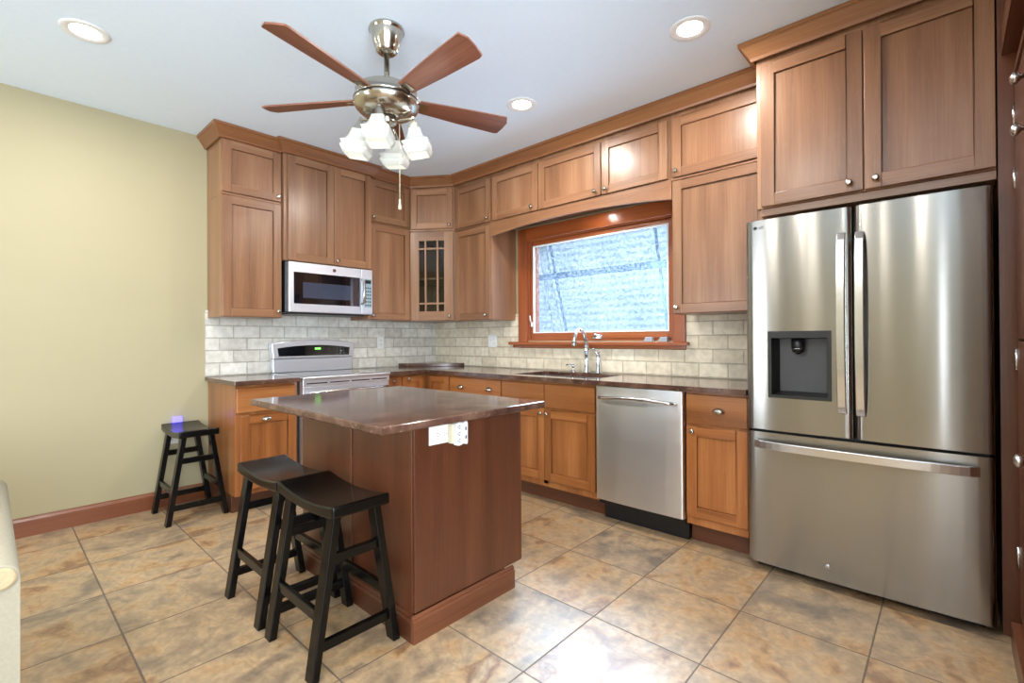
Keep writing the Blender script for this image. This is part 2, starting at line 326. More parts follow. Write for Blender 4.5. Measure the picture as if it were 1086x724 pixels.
def frosted():
    m, nt, b = new_mat('frosted_lamp_glass')
    b.inputs['Base Color'].default_value = lin(184, 186, 180); b.inputs['Roughness'].default_value = .35
    b.inputs['Transmission Weight'].default_value = 0.0
    no = N(nt, 'ShaderNodeTexNoise'); no.inputs['Scale'].default_value = 40; b.inputs['Emission Color'].default_value = (1, .98, .93, 1); b.inputs['Emission Strength'].default_value = .12
    bp = N(nt, 'ShaderNodeBump'); bp.inputs['Strength'].default_value = .03; nt.links.new(no.outputs['Fac'], bp.inputs['Height']); nt.links.new(bp.outputs[0], b.inputs['Normal'])
    return m
M['frosted'] = frosted()
def siding():
    m, nt, b = new_mat('pale_blue_siding'); L = nt.links
    tc = N(nt, 'ShaderNodeTexCoord'); wv = N(nt, 'ShaderNodeTexWave', wave_type='BANDS', bands_direction='Z'); wv.inputs['Scale'].default_value = 2.2; wv.inputs['Distortion'].default_value = .6
    L.new(tc.outputs['Object'], wv.inputs['Vector'])
    no = N(nt, 'ShaderNodeTexNoise'); no.inputs['Scale'].default_value = 16; no.inputs['Detail'].default_value = 6; L.new(tc.outputs['Object'], no.inputs['Vector'])
    ad = N(nt, 'ShaderNodeMath', operation='MULTIPLY_ADD'); ad.inputs[1].default_value = .25; L.new(wv.outputs['Fac'], ad.inputs[0]); L.new(no.outputs['Fac'], ad.inputs[2])
    rp = ramp(nt, [(0.35, lin(150, 164, 182)), (0.8, lin(208, 215, 222))]); L.new(ad.outputs[0], rp.inputs[0]); L.new(rp.outputs[0], b.inputs['Base Color'])
    b.inputs['Roughness'].default_value = .8
    return m
M['siding'] = siding()

# ------------------------------------------------------------------ mesh helpers
class MB:
    def __init__(s): s.v = []; s.f = []; s.m = []; s.sm = []
    def add(s, verts, faces, mi=0, smooth=False):
        o = len(s.v); s.v += [tuple(p) for p in verts]
        for f in faces: s.f.append(tuple(i + o for i in f)); s.m.append(mi); s.sm.append(smooth)
    def box(s, x0, x1, y0, y1, z0, z1, mi=0):
        x0, x1 = sorted((x0, x1)); y0, y1 = sorted((y0, y1)); z0, z1 = sorted((z0, z1))
        s.add([(x0, y0, z0), (x1, y0, z0), (x1, y1, z0), (x0, y1, z0), (x0, y0, z1), (x1, y0, z1), (x1, y1, z1), (x0, y1, z1)],
              [(0, 3, 2, 1), (4, 5, 6, 7), (0, 1, 5, 4), (1, 2, 6, 5), (2, 3, 7, 6), (3, 0, 4, 7)], mi)
        return s
    def prism(s, poly, axis, a, b, mi=0, smooth=False):
        """poly: ccw 2D points in the plane of the two other axes; extruded from a to b along axis"""
        def P(p, t): return {'x': (t, p[0], p[1]), 'y': (p[0], t, p[1]), 'z': (p[0], p[1], t)}[axis]
        n = len(poly); vs = [P(p, a) for p in poly] + [P(p, b) for p in poly]
        s.add(vs, [tuple(range(n))[::-1], tuple(range(n, 2 * n))] , mi, False)
        s.add(vs, [(i, (i + 1) % n, n + (i + 1) % n, n + i) for i in range(n)], mi, smooth)
        return s
    def lathe(s, prof, c=(0, 0, 0), seg=24, mi=0, axis='z', smooth=True, a0=0.0, sx=1.0, sy=1.0):
        vs = []; n = len(prof)
        for r, h in prof:
            for k in range(seg):
                a = a0 + 2 * PI * k / seg; p = (r * math.cos(a) * sx, r * math.sin(a) * sy, h)
                if axis == 'y': p = (p[0], p[2], p[1])
                if axis == '-y': p = (p[0], -p[2], p[1])
                if axis == 'x': p = (p[2], p[0], p[1])
                if axis == '-x': p = (-p[2], p[0], p[1])
                vs.append((p[0] + c[0], p[1] + c[1], p[2] + c[2]))
        fs = [(i * seg + k, i * seg + (k + 1) % seg, (i + 1) * seg + (k + 1) % seg, (i + 1) * seg + k) for i in range(n - 1) for k in range(seg)]
        s.add(vs, fs, mi, smooth)
        s.add(vs, [tuple(range(seg))[::-1], tuple(range((n - 1) * seg, n * seg))], mi, False)
        return s
    def tube(s, pts, r, seg=12, mi=0, sx=1.0, up=None):
        """round tube (or elliptical, sx) along pts; r a number or a list"""
        pts = [Vector(p) for p in pts]; n = len(pts); rs = r if isinstance(r, (list, tuple)) else [r] * n; vs = []
        pu = None
        for i, p in enumerate(pts):
            t = (pts[min(i + 1, n - 1)] - pts[max(i - 1, 0)]).normalized()
            u = Vector(up) if up else (pu if pu else (Vector((0, 0, 1)) if abs(t.z) < .9 else Vector((1, 0, 0))))
            a = (u - t * u.dot(t)).normalized(); bb = t.cross(a); pu = a
            for k in range(seg):
                th = 2 * PI * k / seg; vs.append(p + a * (math.cos(th) * rs[i]) + bb * (math.sin(th) * rs[i] * sx))
        s.add(vs, [(i * seg + k, i * seg + (k + 1) % seg, (i + 1) * seg + (k + 1) % seg, (i + 1) * seg + k) for i in range(n - 1) for k in range(seg)], mi, True)
        s.add(vs, [tuple(range(seg))[::-1], tuple(range((n - 1) * seg, n * seg))], mi, False)
        return s
    def hexa(s, bot, top, mi=0):
        """8-corner solid: bot and top are four ccw corners"""
        s.add(list(bot) + list(top), [(0, 3, 2, 1), (4, 5, 6, 7), (0, 1, 5, 4), (1, 2, 6, 5), (2, 3, 7, 6), (3, 0, 4, 7)], mi)
        return s
    def grid(s, fn, nu, nv, mi=0, smooth=True):
        vs = [fn(i / nu, j / nv) for i in range(nu + 1) for j in range(nv + 1)]
        s.add(vs, [(i * (nv + 1) + j, (i + 1) * (nv + 1) + j, (i + 1) * (nv + 1) + j + 1, i * (nv + 1) + j + 1) for i in range(nu) for j in range(nv)], mi, smooth)
        return s
    def build(s, name, mats, parent=None, bevel=0.0, seg=2, fix=True, sharp=None):
        me = bpy.data.meshes.new(name); me.from_pydata(s.v, [], s.f)
        for i, p in enumerate(me.polygons): p.material_index = s.m[i]; p.use_smooth = s.sm[i]
        bm = bmesh.new(); bm.from_mesh(me)
        bmesh.ops.remove_doubles(bm, verts=bm.verts, dist=1e-6)
        if fix: bmesh.ops.recalc_face_normals(bm, faces=bm.faces)
        bm.to_mesh(me); bm.free()
        if sharp is not None: me.set_sharp_from_angle(angle=math.radians(sharp))
        for m in (mats if isinstance(mats, (list, tuple)) else [mats]): me.materials.append(M[m] if isinstance(m, str) else m)
        o = bpy.data.objects.new(name, me); COL.objects.link(o)
        if parent: o.parent = parent
        if bevel:
            b = o.modifiers.new('bevel', 'BEVEL'); b.width = bevel; b.segments = seg; b.limit_method = 'ANGLE'; b.angle_limit = math.radians(40)
        return o
def tag(o, label, cat, group=None):
    o['label'] = label; o['category'] = cat
    if group: o['group'] = group
    return o
def thing(name, label, cat, loc=(0, 0, 0), rz=0.0, group=None):
    o = bpy.data.objects.new(name, None); COL.objects.link(o); o.location = loc; o.rotation_euler = (0, 0, rz); o.empty_display_size = .1
    return tag(o, label, cat, group)
def struct(name, mb, mats, parent=None, **kw):
    o = mb.build(name, mats, parent, **kw)
    if parent is None: o['kind'] = 'structure'
    return o
def copy_tree(o, parent=None):
    c = o.copy(); COL.objects.link(c)
    if parent: c.parent = parent
    for ch in o.children: copy_tree(ch, c)
    return c

# ------------------------------------------------------------------ the room
CEIL = 2.735
RX, FY = 5.05, -6.6
struct('floor', MB().box(-.15, RX + .15, FY - .15, .15, -.06, 0), 'floor')
struct('ceiling', MB().box(-.15, RX + .15, FY - .15, .15, CEIL, CEIL + .1), 'ceiling')
struct('wall_left', MB().box(-.12, 0, FY, .0, 0, CEIL), 'wall')
WX0, WX1, WZ0, WZ1 = 1.33, 2.715, 1.17, 2.085      # kitchen window opening
struct('wall_back', MB().box(-.12, WX0, 0, .14, 0, CEIL).box(WX1, RX + .12, 0, .14, 0, CEIL).box(WX0, WX1, 0, .14, 0, WZ0).box(WX0, WX1, 0, .14, WZ1, CEIL), 'wall')
struct('wall_right', MB().box(RX, RX + .12, -2.6, 0, 0, CEIL).box(RX, RX + .12, FY, -5.7, 0, CEIL).box(RX, RX + .12, -5.7, -2.6, 2.45, CEIL), 'wall')
struct('door_3', MB().box(RX + .02, RX + .1, -5.7, -5.64, 0, 2.45).box(RX + .02, RX + .1, -2.66, -2.6, 0, 2.45).box(RX + .02, RX + .1, -5.64, -2.66, 2.39, 2.45).box(RX + .02, RX + .1, -5.64, -2.66, 0, .05).box(RX + .02, RX + .1, -4.19, -4.11, .05, 2.39), 'white_trim')
struct('wall_front', MB().box(-.12, .6, FY - .12, FY, 0, CEIL).box(1.3, 4.40, FY - .12, FY, 0, CEIL).box(4.60, RX + .12, FY - .12, FY, 0, CEIL)
       .box(.6, 1.3, FY - .12, FY, 2.4, CEIL).box(4.40, 4.60, FY - .12, FY, 2.4, CEIL), 'wall')
for nm, a, b_, mull in (('door_1', .6, 1.3, ()), ('door_2', 4.40, 4.60, ())):
    f = MB().box(a, a + .06, FY - .1, FY - .02, 0, 2.4).box(b_ - .06, b_, FY - .1, FY - .02, 0, 2.4).box(a + .06, b_ - .06, FY - .1, FY - .02, 2.32, 2.4).box(a + .06, b_ - .06, FY - .1, FY - .02, 0, .06)
    for x in mull: f.box(x - .05, x + .05, FY - .1, FY - .02, .06, 2.32)
    struct(nm, f, 'white_trim')
def skirt_prof(t=.016, h=.118):
    return [(0, 0), (t, 0), (t, h - .022), (t * .55, h - .008), (t * .5, h), (0, h)]
struct('baseboard_left', MB().prism([(p[0], p[1]) for p in skirt_prof()], 'y', FY, -2.222), 'skirting')

# backsplash
struct('trim_1', MB().box(.0005, .012, -2.222, -.0125, .915, 1.42), 'splash_y')
tag(bpy.data.objects['trim_1'], 'grey beige stone tile backsplash behind the range and stove-side worktop', 'backsplash')
struct('trim_2', MB().box(.0005, 1.235, -.012, -.0005, .915, 1.42).box(2.805, 3.38, -.012, -.0005, .915, 1.42).box(1.235, 2.805, -.012, -.0005, .915, 1.105), 'splash_x')
tag(bpy.data.objects['trim_2'], 'warm beige stone tile backsplash under and beside the window', 'backsplash')

# ------------------------------------------------------------------ kitchen window
win = thing('window_1', 'reddish wood framed kitchen window with wet glass above the sink', 'window', (0, 0, 0)); win['kind'] = 'structure'
c = MB().box(1.235, 1.335, -.03, -.0005, 1.163, 2.19).box(2.712, 2.803, -.03, -.0005, 1.163, 2.19)
c.box(1.335, 2.712, -.03, -.0005, 2.078, 2.19, 1)
c.build('casing', ['casing_v', 'casing_h'], win, bevel=.003)
j = MB().box(WX0 + .001, 1.352, -.0005, .135, WZ0 + .001, WZ1 - .001).box(2.698, WX1 - .001, -.0005, .135, WZ0 + .001, WZ1 - .001).box(1.352, 2.698, -.0005, .135, 2.066, WZ1 - .001, 1).box(1.352, 2.698, -.0005, .135, WZ0 + .001, 1.186, 1)
j.build('jamb', ['casing_v', 'casing_h'], win)
s_ = MB().box(1.354, 1.386, .015, .06, 1.188, 2.064).box(2.664, 2.696, .015, .06, 1.188, 2.064).box(1.386, 2.664, .015, .06, 2.022, 2.064, 1).box(1.386, 2.664, .015, .06, 1.188, 1.246, 1)
sash = s_.build('sash', ['casing_v', 'casing_h'], win, bevel=.003)
MB().box(1.381, 1.391, .012, .03, 1.24, 2.03).box(2.659, 2.669, .012, .03, 1.24, 2.03).box(1.391, 2.659, .012, .03, 2.018, 2.03).box(1.391, 2.659, .012, .03, 1.24, 1.250).build('glazing_bead', 'white_trim', sash)
MB().box(1.388, 2.662, .034, .038, 1.244, 2.024).build('pane', 'wet_glass', sash)
sl = MB().prism([(-.062, 1.137), (-.062, 1.156), (-.056, 1.162), (-.0005, 1.162), (-.0005, 1.137)], 'x', 1.14, 2.83)
sl.build('sill', 'casing_h', win)
MB().box(1.165, 2.805, -.026, -.0005, 1.108, 1.137).build('apron', 'casing_h', win, bevel=.003)
# sash lock lever on the left stile and crank folded at the bottom
MB().box(1.359, 1.375, .004, .0145, 1.30, 1.34).tube([(1.367, .002, 1.335), (1.368, -.012, 1.36), (1.366, -.014, 1.40)], .006).build('lock_lever', 'white_plastic', win)
MB().box(2.02, 2.11, -.004, .0145, 1.190, 1.205).tube([(2.03, -.012, 1.205), (2.07, -.028, 1.218), (2.115, -.026, 1.206)], .008).lathe([(.009, 0), (.012, .01), (.009, .02)], (2.118, -.028, 1.196), 12).build('crank_handle', 'steel_plain', win)

# outside, seen through the wet glass
struct('ground_outside', MB().box(-8, 14, .16, 20, -.6, -.5), 'snow')
struct('wall_outside', MB().box(-8, 12, 5.2, 5.4, -.5, 3.6), 'siding')
fr = thing('garden_frame', 'thin dark posts and blue grey crossbar outside beyond the window', 'frame', (0, 0, 0))
def lean(x0, x1, w, z1=3.3):
    return MB().hexa([(x0, 3.2, -.5), (x0 + w, 3.2, -.5), (x0 + w, 3.2 + w, -.5), (x0, 3.2 + w, -.5)], [(x1, 3.2, z1), (x1 + w, 3.2, z1), (x1 + w, 3.2 + w, z1), (x1, 3.2 + w, z1)])
lean(-.17, -1.04, .035).build('post', 'slate_paint', fr); lean(1.42, .94, .035).build('post', 'slate_paint', fr)
MB().box(-1.22, 1.20, 3.14, 3.199, 2.20, 2.30).build('crossbar', 'slate_paint', fr)
tk = MB().tube([(-.70, 3.6, -.5), (-1.0, 3.6, 1.2), (-1.32, 3.62, 2.5), (-1.5, 3.64, 3.6)], [.10, .09, .08, .06], 12).build('tree_trunk', 'bark')
tag(tk, 'pale leaning tree trunk outside at the left of the window', 'tree')

# ------------------------------------------------------------------ cabinet parts
def knob(parent, x, y, z, r=.0155):
    return MB().lathe([(.006, 0), (.006, .009), (r * .8, .013), (r, .019), (r * .92, .025), (r * .5, .029)], (x, y, z), 14, axis='-y').build('knob', 'nickel', parent)
def cup_pull(parent, x, y, z, w=.066):
    """oval shell bin pull: a half ellipsoid, hollow underneath"""
    mb = MB()
    def f(k):
        def g(u, v):
            a = PI * u; b_ = -.55 + (PI / 2 + .55) * v
            return (x + k * w / 2 * math.cos(a) * math.cos(b_), y - .001 - k * .026 * math.sin(a) * math.cos(b_), z - .004 + k * .021 * math.sin(b_))
        return g
    mb.grid(f(1.0), 18, 9); mb.grid(f(.9), 18, 9)
    return mb.build('cup_pull', 'nickel', parent, fix=False)
def shaker(parent, x0, x1, z0, z1, yf, vm='oak_v', hm='oak_h', kn=None, name='door', st=.058, rec=.012, pull=None, glass=False):
    """shaker leaf: front face at local y = yf, 20 mm thick; kn = (x, z) of the knob"""
    t = .019; st = min(st, (x1 - x0) * .27)
    mb = MB()
    mb.box(x0, x0 + st, yf, yf + t, z0, z1, 0).box(x1 - st, x1, yf, yf + t, z0, z1, 0)
    mb.box(x0 + st, x1 - st, yf, yf + t, z1 - st, z1, 1).box(x0 + st, x1 - st, yf, yf + t, z0, z0 + st, 1)
    if not glass:
        g_ = .0016; mb.box(x0 + st + g_, x1 - st - g_, yf + rec, yf + t, z0 + st + g_, z1 - st - g_, 0)
    d = mb.build(name, [vm, hm], parent, bevel=.0022)
    if kn: knob(d, kn[0], yf, kn[1])
    if pull: cup_pull(d, pull[0], yf, pull[1])
    return d
def slab(parent, x0, x1, z0, z1, yf, hm='oak_base_h', name='drawer', pulls=(), kn=()):
    d = MB().box(x0, x1, yf, yf + .019, z0, z1).build(name, hm, parent, bevel=.004)
    for x, z in pulls: cup_pull(d, x, yf, z)
    for x, z in kn: knob(d, x, yf, z)
    return d
RX90 = PI / 2
def cab_stove(name, label, y0, group=None):   # local x runs +Y, local -y faces +X
    return thing(name, label, 'cabinet', (.001, y0, 0), RX90, group)
def cab_win(name, label, x0, group=None):
    return thing(name, label, 'cabinet', (x0, -.001, 0), 0, group)
G_UP = 'oak wall cabinets'
G_BASE = 'oak base cabinets'

def body(parent, w, z0, z1, D, vm='oak_v', hm='oak_h', toe=0.0, lip=None):
    mb = MB()
    if toe:
        mb.box(0, w, -D, -.013, toe, z1, 0); mb.box(0, w, -D + .07, -.013, 0, toe, 2)  # toe board in dark island wood: recess shade put into the colour
    else:
        mb.box(0, w, -D, 0, z0, z1, 0)
    if lip: mb.box(-lip[2], w, -D - .008, -D, lip[0], lip[1], 1)
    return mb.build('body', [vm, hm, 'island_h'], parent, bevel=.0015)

ZS, ZW = 2.245, 2.212          # height of the split between lower and upper wall cabinets (stove side, window side)
CB = 2.644                     # underside of the crown
DW_ = .324                     # wall cabinet depth
yfD = -DW_ - .0205
# -- left stack on the stove wall
Y0 = -2.206
t = cab_stove('wall_cabinet', 'tall single-door oak wall cabinet at the far left, beside the yellow wall', Y0, G_UP)
body(t, .420, 1.362, ZS - .002, DW_)
shaker(t, .004, .412, 1.366, ZS - .008, yfD, kn=(.385, 1.412))
t = cab_stove('wall_cabinet', 'short oak cabinet under the ceiling at the far left of the kitchen', Y0, G_UP)
body(t, .420, ZS - .001, CB + .03, DW_, lip=(ZS, ZS + .014, .006))
shaker(t, .004, .412, ZS + .018, CB - .006, yfD, kn=(.385, ZS + .05))
# -- over the microwave
t = cab_stove('wall_cabinet', 'two-door oak wall cabinet directly above the microwave', -1.785, G_UP)
body(t, .754, 1.812, CB + .03, .366)
shaker(t, .026, .402, 1.816, CB - .006, -.3865)
shaker(t, .405, .750, 1.816, CB - .006, -.3865, kn=(.43, 1.853))
# -- right of the microwave
t = cab_stove('wall_cabinet', 'tall oak wall cabinet between microwave and glass corner cabinet', -1.030, G_UP)
body(t, .443, 1.370, ZS - .002, DW_)
shaker(t, .010, .438, 1.374, ZS - .008, yfD, kn=(.032, 1.41))
t = cab_stove('wall_cabinet', 'short oak cabinet under the ceiling, between microwave stack and corner', -1.030, G_UP)
body(t, .443, ZS - .001, CB + .03, DW_, lip=(ZS, ZS + .014, 0))
shaker(t, .010, .438, ZS + .018, CB - .006, yfD, kn=(.04, ZS + .05))
# -- diagonal corner
S0 = Vector((.325, -.585, 0)); W0 = Vector((.700, -.325, 0)); dv = W0 - S0; DA = math.atan2(dv.y, dv.x); DL = dv.length
def dl(x, y):
    p = Vector((x, y, 0)) - S0; return (p.x * math.cos(DA) + p.y * math.sin(DA), -p.x * math.sin(DA) + p.y * math.cos(DA))
dpoly = [dl(*p) for p in ((.002, -.584), (.325, -.584), (.699, -.325), (.699, -.002), (.002, -.002))]
ZD = 2.228
t = thing('wall_cabinet', 'short diagonal oak corner cabinet under the ceiling, above the glass-door one', 'cabinet', S0, DA, G_UP)
MB().prism(dpoly, 'z', ZD, CB + .03).box(-.001, DL + .001, -.008, -.001, ZD, ZD + .014).build('body', 'oak_v', t)
shaker(t, .024, DL - .024, ZD + .02, CB - .016, -.0205, kn=(DL - .05, ZD + .05))
t = thing('wall_cabinet', 'diagonal oak corner cabinet with glass door and wooden muntins', 'cabinet', S0, DA, G_UP)
mb = MB(); n = len(dpoly)
mb.prism(dpoly, 'z', 1.366, 1.386).prism(dpoly, 'z', ZD - .022, ZD - .002)
mb.box(0, .05, 0, .018, 1.386, ZD - .022).box(DL - .05, DL, 0, .018, 1.386, ZD - .022)
for (a, b_) in (((.002, -.584), (.002, -.002)), ((.002, -.002), (.699, -.002)), ((.002, -.584), (.325, -.584)), ((.699, -.325), (.699, -.002))):
    a2, b2 = Vector(a), Vector(b_); d_ = (b2 - a2).normalized(); nn = Vector((d_.y, -d_.x)); mid = Vector((.3, -.25))
    if nn.dot(mid - a2) < 0: nn = -nn
    q = [dl(*p) for p in (a2, b2, b2 + nn * .012, a2 + nn * .012)]
    mb.prism(q, 'z', 1.386, ZD - .022)
mb.build('body', 'oak_v', t)
sq = [dl(*p) for p in ((.02, -.565), (.31, -.565), (.68, -.31), (.68, -.02), (.02, -.02))]
MB().prism(sq, 'z', 1.765, 1.785).build('shelf', 'oak_h', t)
gx0, gx1, gz0, gz1 = .018, DL - .018, 1.372, ZD - .012
d = shaker(t, gx0, gx1, gz0, gz1, -.0205, st=.085, kn=(gx1 - .035, 1.41), glass=True)
ix0, ix1, iz0, iz1 = gx0 + .085, gx1 - .085, gz0 + .085, gz1 - .085
mu = MB()
for fx in (.26, .73): x = ix0 + (ix1 - ix0) * fx; mu.box(x - .008, x + .008, -.019, -.005, iz0, iz1)
for z in (iz0 + .075, iz1 - .075): mu.box(ix0, ix1, -.018, -.006, z - .008, z + .008)
mu.build('muntin', 'oak_v', d)
MB().box(ix0 - .005, ix1 + .005, -.005, -.002, iz0 - .005, iz1 + .005).build('pane', 'glass', d)
# -- window wall uppers
def up_win(x0, x1, label, doors, z0=ZW, z1=None, lip=True):
    t = cab_win('wall_cabinet', label, x0, G_UP); w = x1 - x0
    body(t, w, z0 - .001 if lip else z0, CB + .03 if lip else ZW - .002, DW_, lip=(z0, z0 + .013, 0) if lip else None)
    for (a, b_, k) in doors:
        za, zb = (ZW + .018, CB - .034) if lip else (z0 + .004, ZW - .010)
        shaker(t, a - x0, b_ - x0, za, zb, yfD, kn=(k[0] - x0, k[1]))
    return t
up_win(.702, 1.200, 'short oak cabinet under the ceiling, first to the right of the diagonal corner', [(.72, 1.188, (1.155, 2.262))])
up_win(1.202, 1.733, 'short oak cabinet under the ceiling, above the left part of the valance', [(1.216, 1.728, (1.672, 2.266))])
up_win(1.735, 2.838, 'wide two-door short oak cabinet under the ceiling above the window', [(1.742, 2.319, (2.272, 2.262)), (2.326, 2.822, (2.362, 2.262))])
up_win(2.840, 3.428, 'short oak cabinet under the ceiling, right of the window beside the fridge cabinet', [(2.857, 3.424, (2.885, 2.264))])
up_win(.702, 1.188, 'tall oak wall cabinet between glass corner cabinet and window', [(.72, 1.184, (1.14, 1.405))], z0=1.362, lip=False)
up_win(2.853, 3.428, 'tall oak wall cabinet between window and fridge', [(2.857, 3.424, (2.885, 1.385))], z0=1.345, lip=False)
# -- arched valance over the window
pts = []
for i in range(25):
    u = i / 24; x = 1.189 + u * (2.852 - 1.189); pts.append((x, 2.090 + .052 * math.sin(PI * u) ** .8))
poly = pts + [(2.852, ZW - .003), (1.189, ZW - .003)]
v = MB().prism(poly, 'y', -.345, -.325).build('valance', 'oak_h'); tag(v, 'arched oak valance spanning the top of the window', 'valance')
pk = MB().box(1.62, 1.70, -.30, -.22, ZW - .016, ZW - .003).build('puck_light', 'black_plastic'); tag(pk, 'small dark puck light under the cabinets at the left behind the valance', 'light', 'puck lights behind the valance')
pk = MB().box(2.43, 2.51, -.30, -.22, ZW - .016, ZW - .003).build('puck_light', 'black_plastic'); tag(pk, 'small dark puck light under the cabinets at the right behind the valance', 'light', 'puck lights behind the valance')

pk = thing('puck_light', 'lit puck light under the cabinets at the middle behind the valance', 'light', (2.14, -.20, ZW - .003))
MB().lathe([(.036, 0), (.036, -.012), (.030, -.014)], (0, 0, 0), 24).build('housing', 'nickel', pk)
MB().lathe([(.029, -.0142), (.028, -.016)], (0, 0, 0), 24).build('lens', 'lamp', pk)
l_ = area('puck_beam', (0, 0, -.02), (0, 0, -1), .05, .05, 1.2, WARM, 'DISK'); l_.parent = pk
# -- fridge surround cabinet
t = cab_win('fridge_cabinet', 'deep two-door oak cabinet above the fridge', 3.432)
MB().box(0, .893, -.590, 0, 1.866, CB + .03, 0).box(.012, .893, -.578, -.02, 1.828, 1.866, 1).build('body', ['oak_v', 'oak_h'], t, bevel=.0015)
shaker(t, .024, .457, 1.872, CB - .03, -.611, kn=(.405, 1.912), st=.062)
shaker(t, .463, .891, 1.872, CB - .03, -.611, kn=(.47 + .035, 1.912), st=.062)
p = MB().box(4.328, 4.386, -.609, -.02, 0, CB - .004).build('end_panel', 'island_v'); tag(p, 'narrow full-height oak panel right of the fridge, shade painted in', 'panel')  # darker wood carries the shade this panel stands in

# -- crown moulding, one piece per run
crown_path = [(.0, -2.212), (.346, -2.212), (.346, -1.792), (.388, -1.792), (.388, -1.024), (.346, -1.024), (.346, -.592), (.706, -.346), (3.426, -.346), (3.426, -.612), (4.372, -.612)]
CP = [(.0, CB - .002), (.012, CB - .002), (.016, CB + .012), (.052, CB + .066), (.062, CB + .072), (.062, CEIL - .0015), (.0, CEIL - .0015)]
def mitre(i, off):
    p = [Vector(q) for q in crown_path]; n = len(p)
    def nrm(a, b_): d = (b_ - a).normalized(); return Vector((d.y, -d.x))
    if i == 0: return p[0] + nrm(p[0], p[1]) * off
    if i == n - 1: return p[-1] + nrm(p[-2], p[-1]) * off
    n1, n2 = nrm(p[i - 1], p[i]), nrm(p[i], p[i + 1]); bis = (n1 + n2)
    return p[i] + bis * (off / (1 + n1.dot(n2)))
def crown(i0, i1, label):
    t = MB()
    for i in range(i0, i1):
        A = [(mitre(i, o)[0], mitre(i, o)[1], z) for o, z in CP]; B = [(mitre(i + 1, o)[0], mitre(i + 1, o)[1], z) for o, z in CP]; n = len(CP)
        d_ = Vector(crown_path[i + 1]) - Vector(crown_path[i])
        t.add(A + B, [(k, (k + 1) % n, n + (k + 1) % n, n + k) for k in range(n)], 0 if abs(d_.x) > abs(d_.y) else 1)
        if i == i0: t.add(A, [tuple(range(n))], 0)
        if i == i1 - 1: t.add(B, [tuple(range(n))], 0)
    o = t.build('crown_moulding', ['crown_x', 'crown_y'])
    tag(o, label, 'moulding')
crown(0, 10, 'oak crown moulding running along the top of all the wall cabinets under the ceiling')

# ------------------------------------------------------------------ base cabinets
BV, BH = 'oak_base_v', 'oak_base_h'
TOP = .883; yfB = -.6105
t = cab_stove('base_cabinet', 'oak base cabinet with one drawer and door, left of the range', -2.205, G_BASE)
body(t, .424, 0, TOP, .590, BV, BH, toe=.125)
slab(t, .006, .402, .693, .862, yfB)
shaker(t, .030, .406, .165, .672, yfB, BV, BH, pull=(.20, .640))
t = cab_stove('base_cabinet', 'narrow oak pull-out drawer cabinet right of the range', -1.034, G_BASE)
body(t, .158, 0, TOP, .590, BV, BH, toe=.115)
slab(t, .010, .148, .165, .862, yfB, BV, kn=[(.074, .828)])
t = thing('base_cabinet', 'oak corner base cabinet with two hinged door leaves under the corner worktop', 'cabinet', (0, 0, 0), 0, G_BASE)
cp = [(.014, -.874), (.590, -.874), (.590, -.590), (.932, -.590), (.932, -.014), (.014, -.014)]
cpt = [(.014, -.874), (.520, -.874), (.520, -.520), (.932, -.520), (.932, -.014), (.014, -.014)]
MB().prism(cp, 'z', .115, TOP).prism(cpt, 'z', 0, .115).build('body', BV, t)
# leaves: one faces +X, one faces -Y
L1 = bpy.data.objects.new('leaf', None)
def leaf_x(parent, y0, y1, z0, z1, xf):
    mb = MB(); st = .055
    mb.box(xf - .019, xf, y0, y0 + st, z0, z1, 0).box(xf - .019, xf, y1 - st, y1, z0, z1, 0).box(xf - .019, xf, y0 + st, y1 - st, z1 - st, z1, 1).box(xf - .019, xf, y0 + st, y1 - st, z0, z0 + st, 1)
    mb.box(xf - .019, xf - .010, y0 + st, y1 - st, z0 + st, z1 - st, 0)
    return mb.build('door', [BV, BH], parent, bevel=.002)
bpy.data.objects.remove(L1)
d = leaf_x(t, -.862, -.634, .165, .862, .6105)
MB().lathe([(.006, 0), (.006, .009), (.012, .013), (.0155, .019), (.014, .025), (.008, .029)], (.6105, -.805, .838), 14, axis='x').build('knob', 'nickel', d)
shaker(t, .634, .926, .165, .862, yfB, BV, BH)
t = cab_win('base_cabinet', 'oak drawer base cabinet with two cup pulls, left of the sink cabinet', .936, G_BASE)
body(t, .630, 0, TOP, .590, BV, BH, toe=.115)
slab(t, .010, .624, .695, .862, yfB, pulls=[(.16, .785), (.50, .785)])
shaker(t, .010, .315, .165, .675, yfB, BV, BH, kn=(.29, .645)); shaker(t, .319, .624, .165, .675, yfB, BV, BH, kn=(.345, .645))
t = cab_win('base_cabinet', 'wide two-door oak sink base cabinet under the window', 1.568, G_BASE)
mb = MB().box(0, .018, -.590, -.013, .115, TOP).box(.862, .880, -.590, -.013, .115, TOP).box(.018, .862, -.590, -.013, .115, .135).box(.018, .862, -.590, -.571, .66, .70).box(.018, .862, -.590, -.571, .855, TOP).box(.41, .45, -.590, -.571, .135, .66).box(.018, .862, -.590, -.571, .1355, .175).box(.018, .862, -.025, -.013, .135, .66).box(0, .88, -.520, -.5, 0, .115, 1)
mb.build('body', [BV, 'island_h'], t)  # dark wood on the toe board stands in for shade in the recess
slab(t, .006, .427, .693, .862, yfB, name='false_front'); slab(t, .432, .859, .693, .862, yfB, name='false_front')
shaker(t, .006, .427, .165, .674, yfB, BV, BH, kn=(.407, .648)); shaker(t, .432, .859, .165, .674, yfB, BV, BH, kn=(.462, .648))
t = cab_win('base_cabinet', 'oak base cabinet with one drawer and door between dishwasher and fridge', 3.042, G_BASE)
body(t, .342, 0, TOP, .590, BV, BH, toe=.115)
slab(t, .006, .338, .700, .868, yfB, pulls=[(.19, .785)])
shaker(t, .006, .338, .165, .684, yfB, BV, BH, kn=(.045, .655))

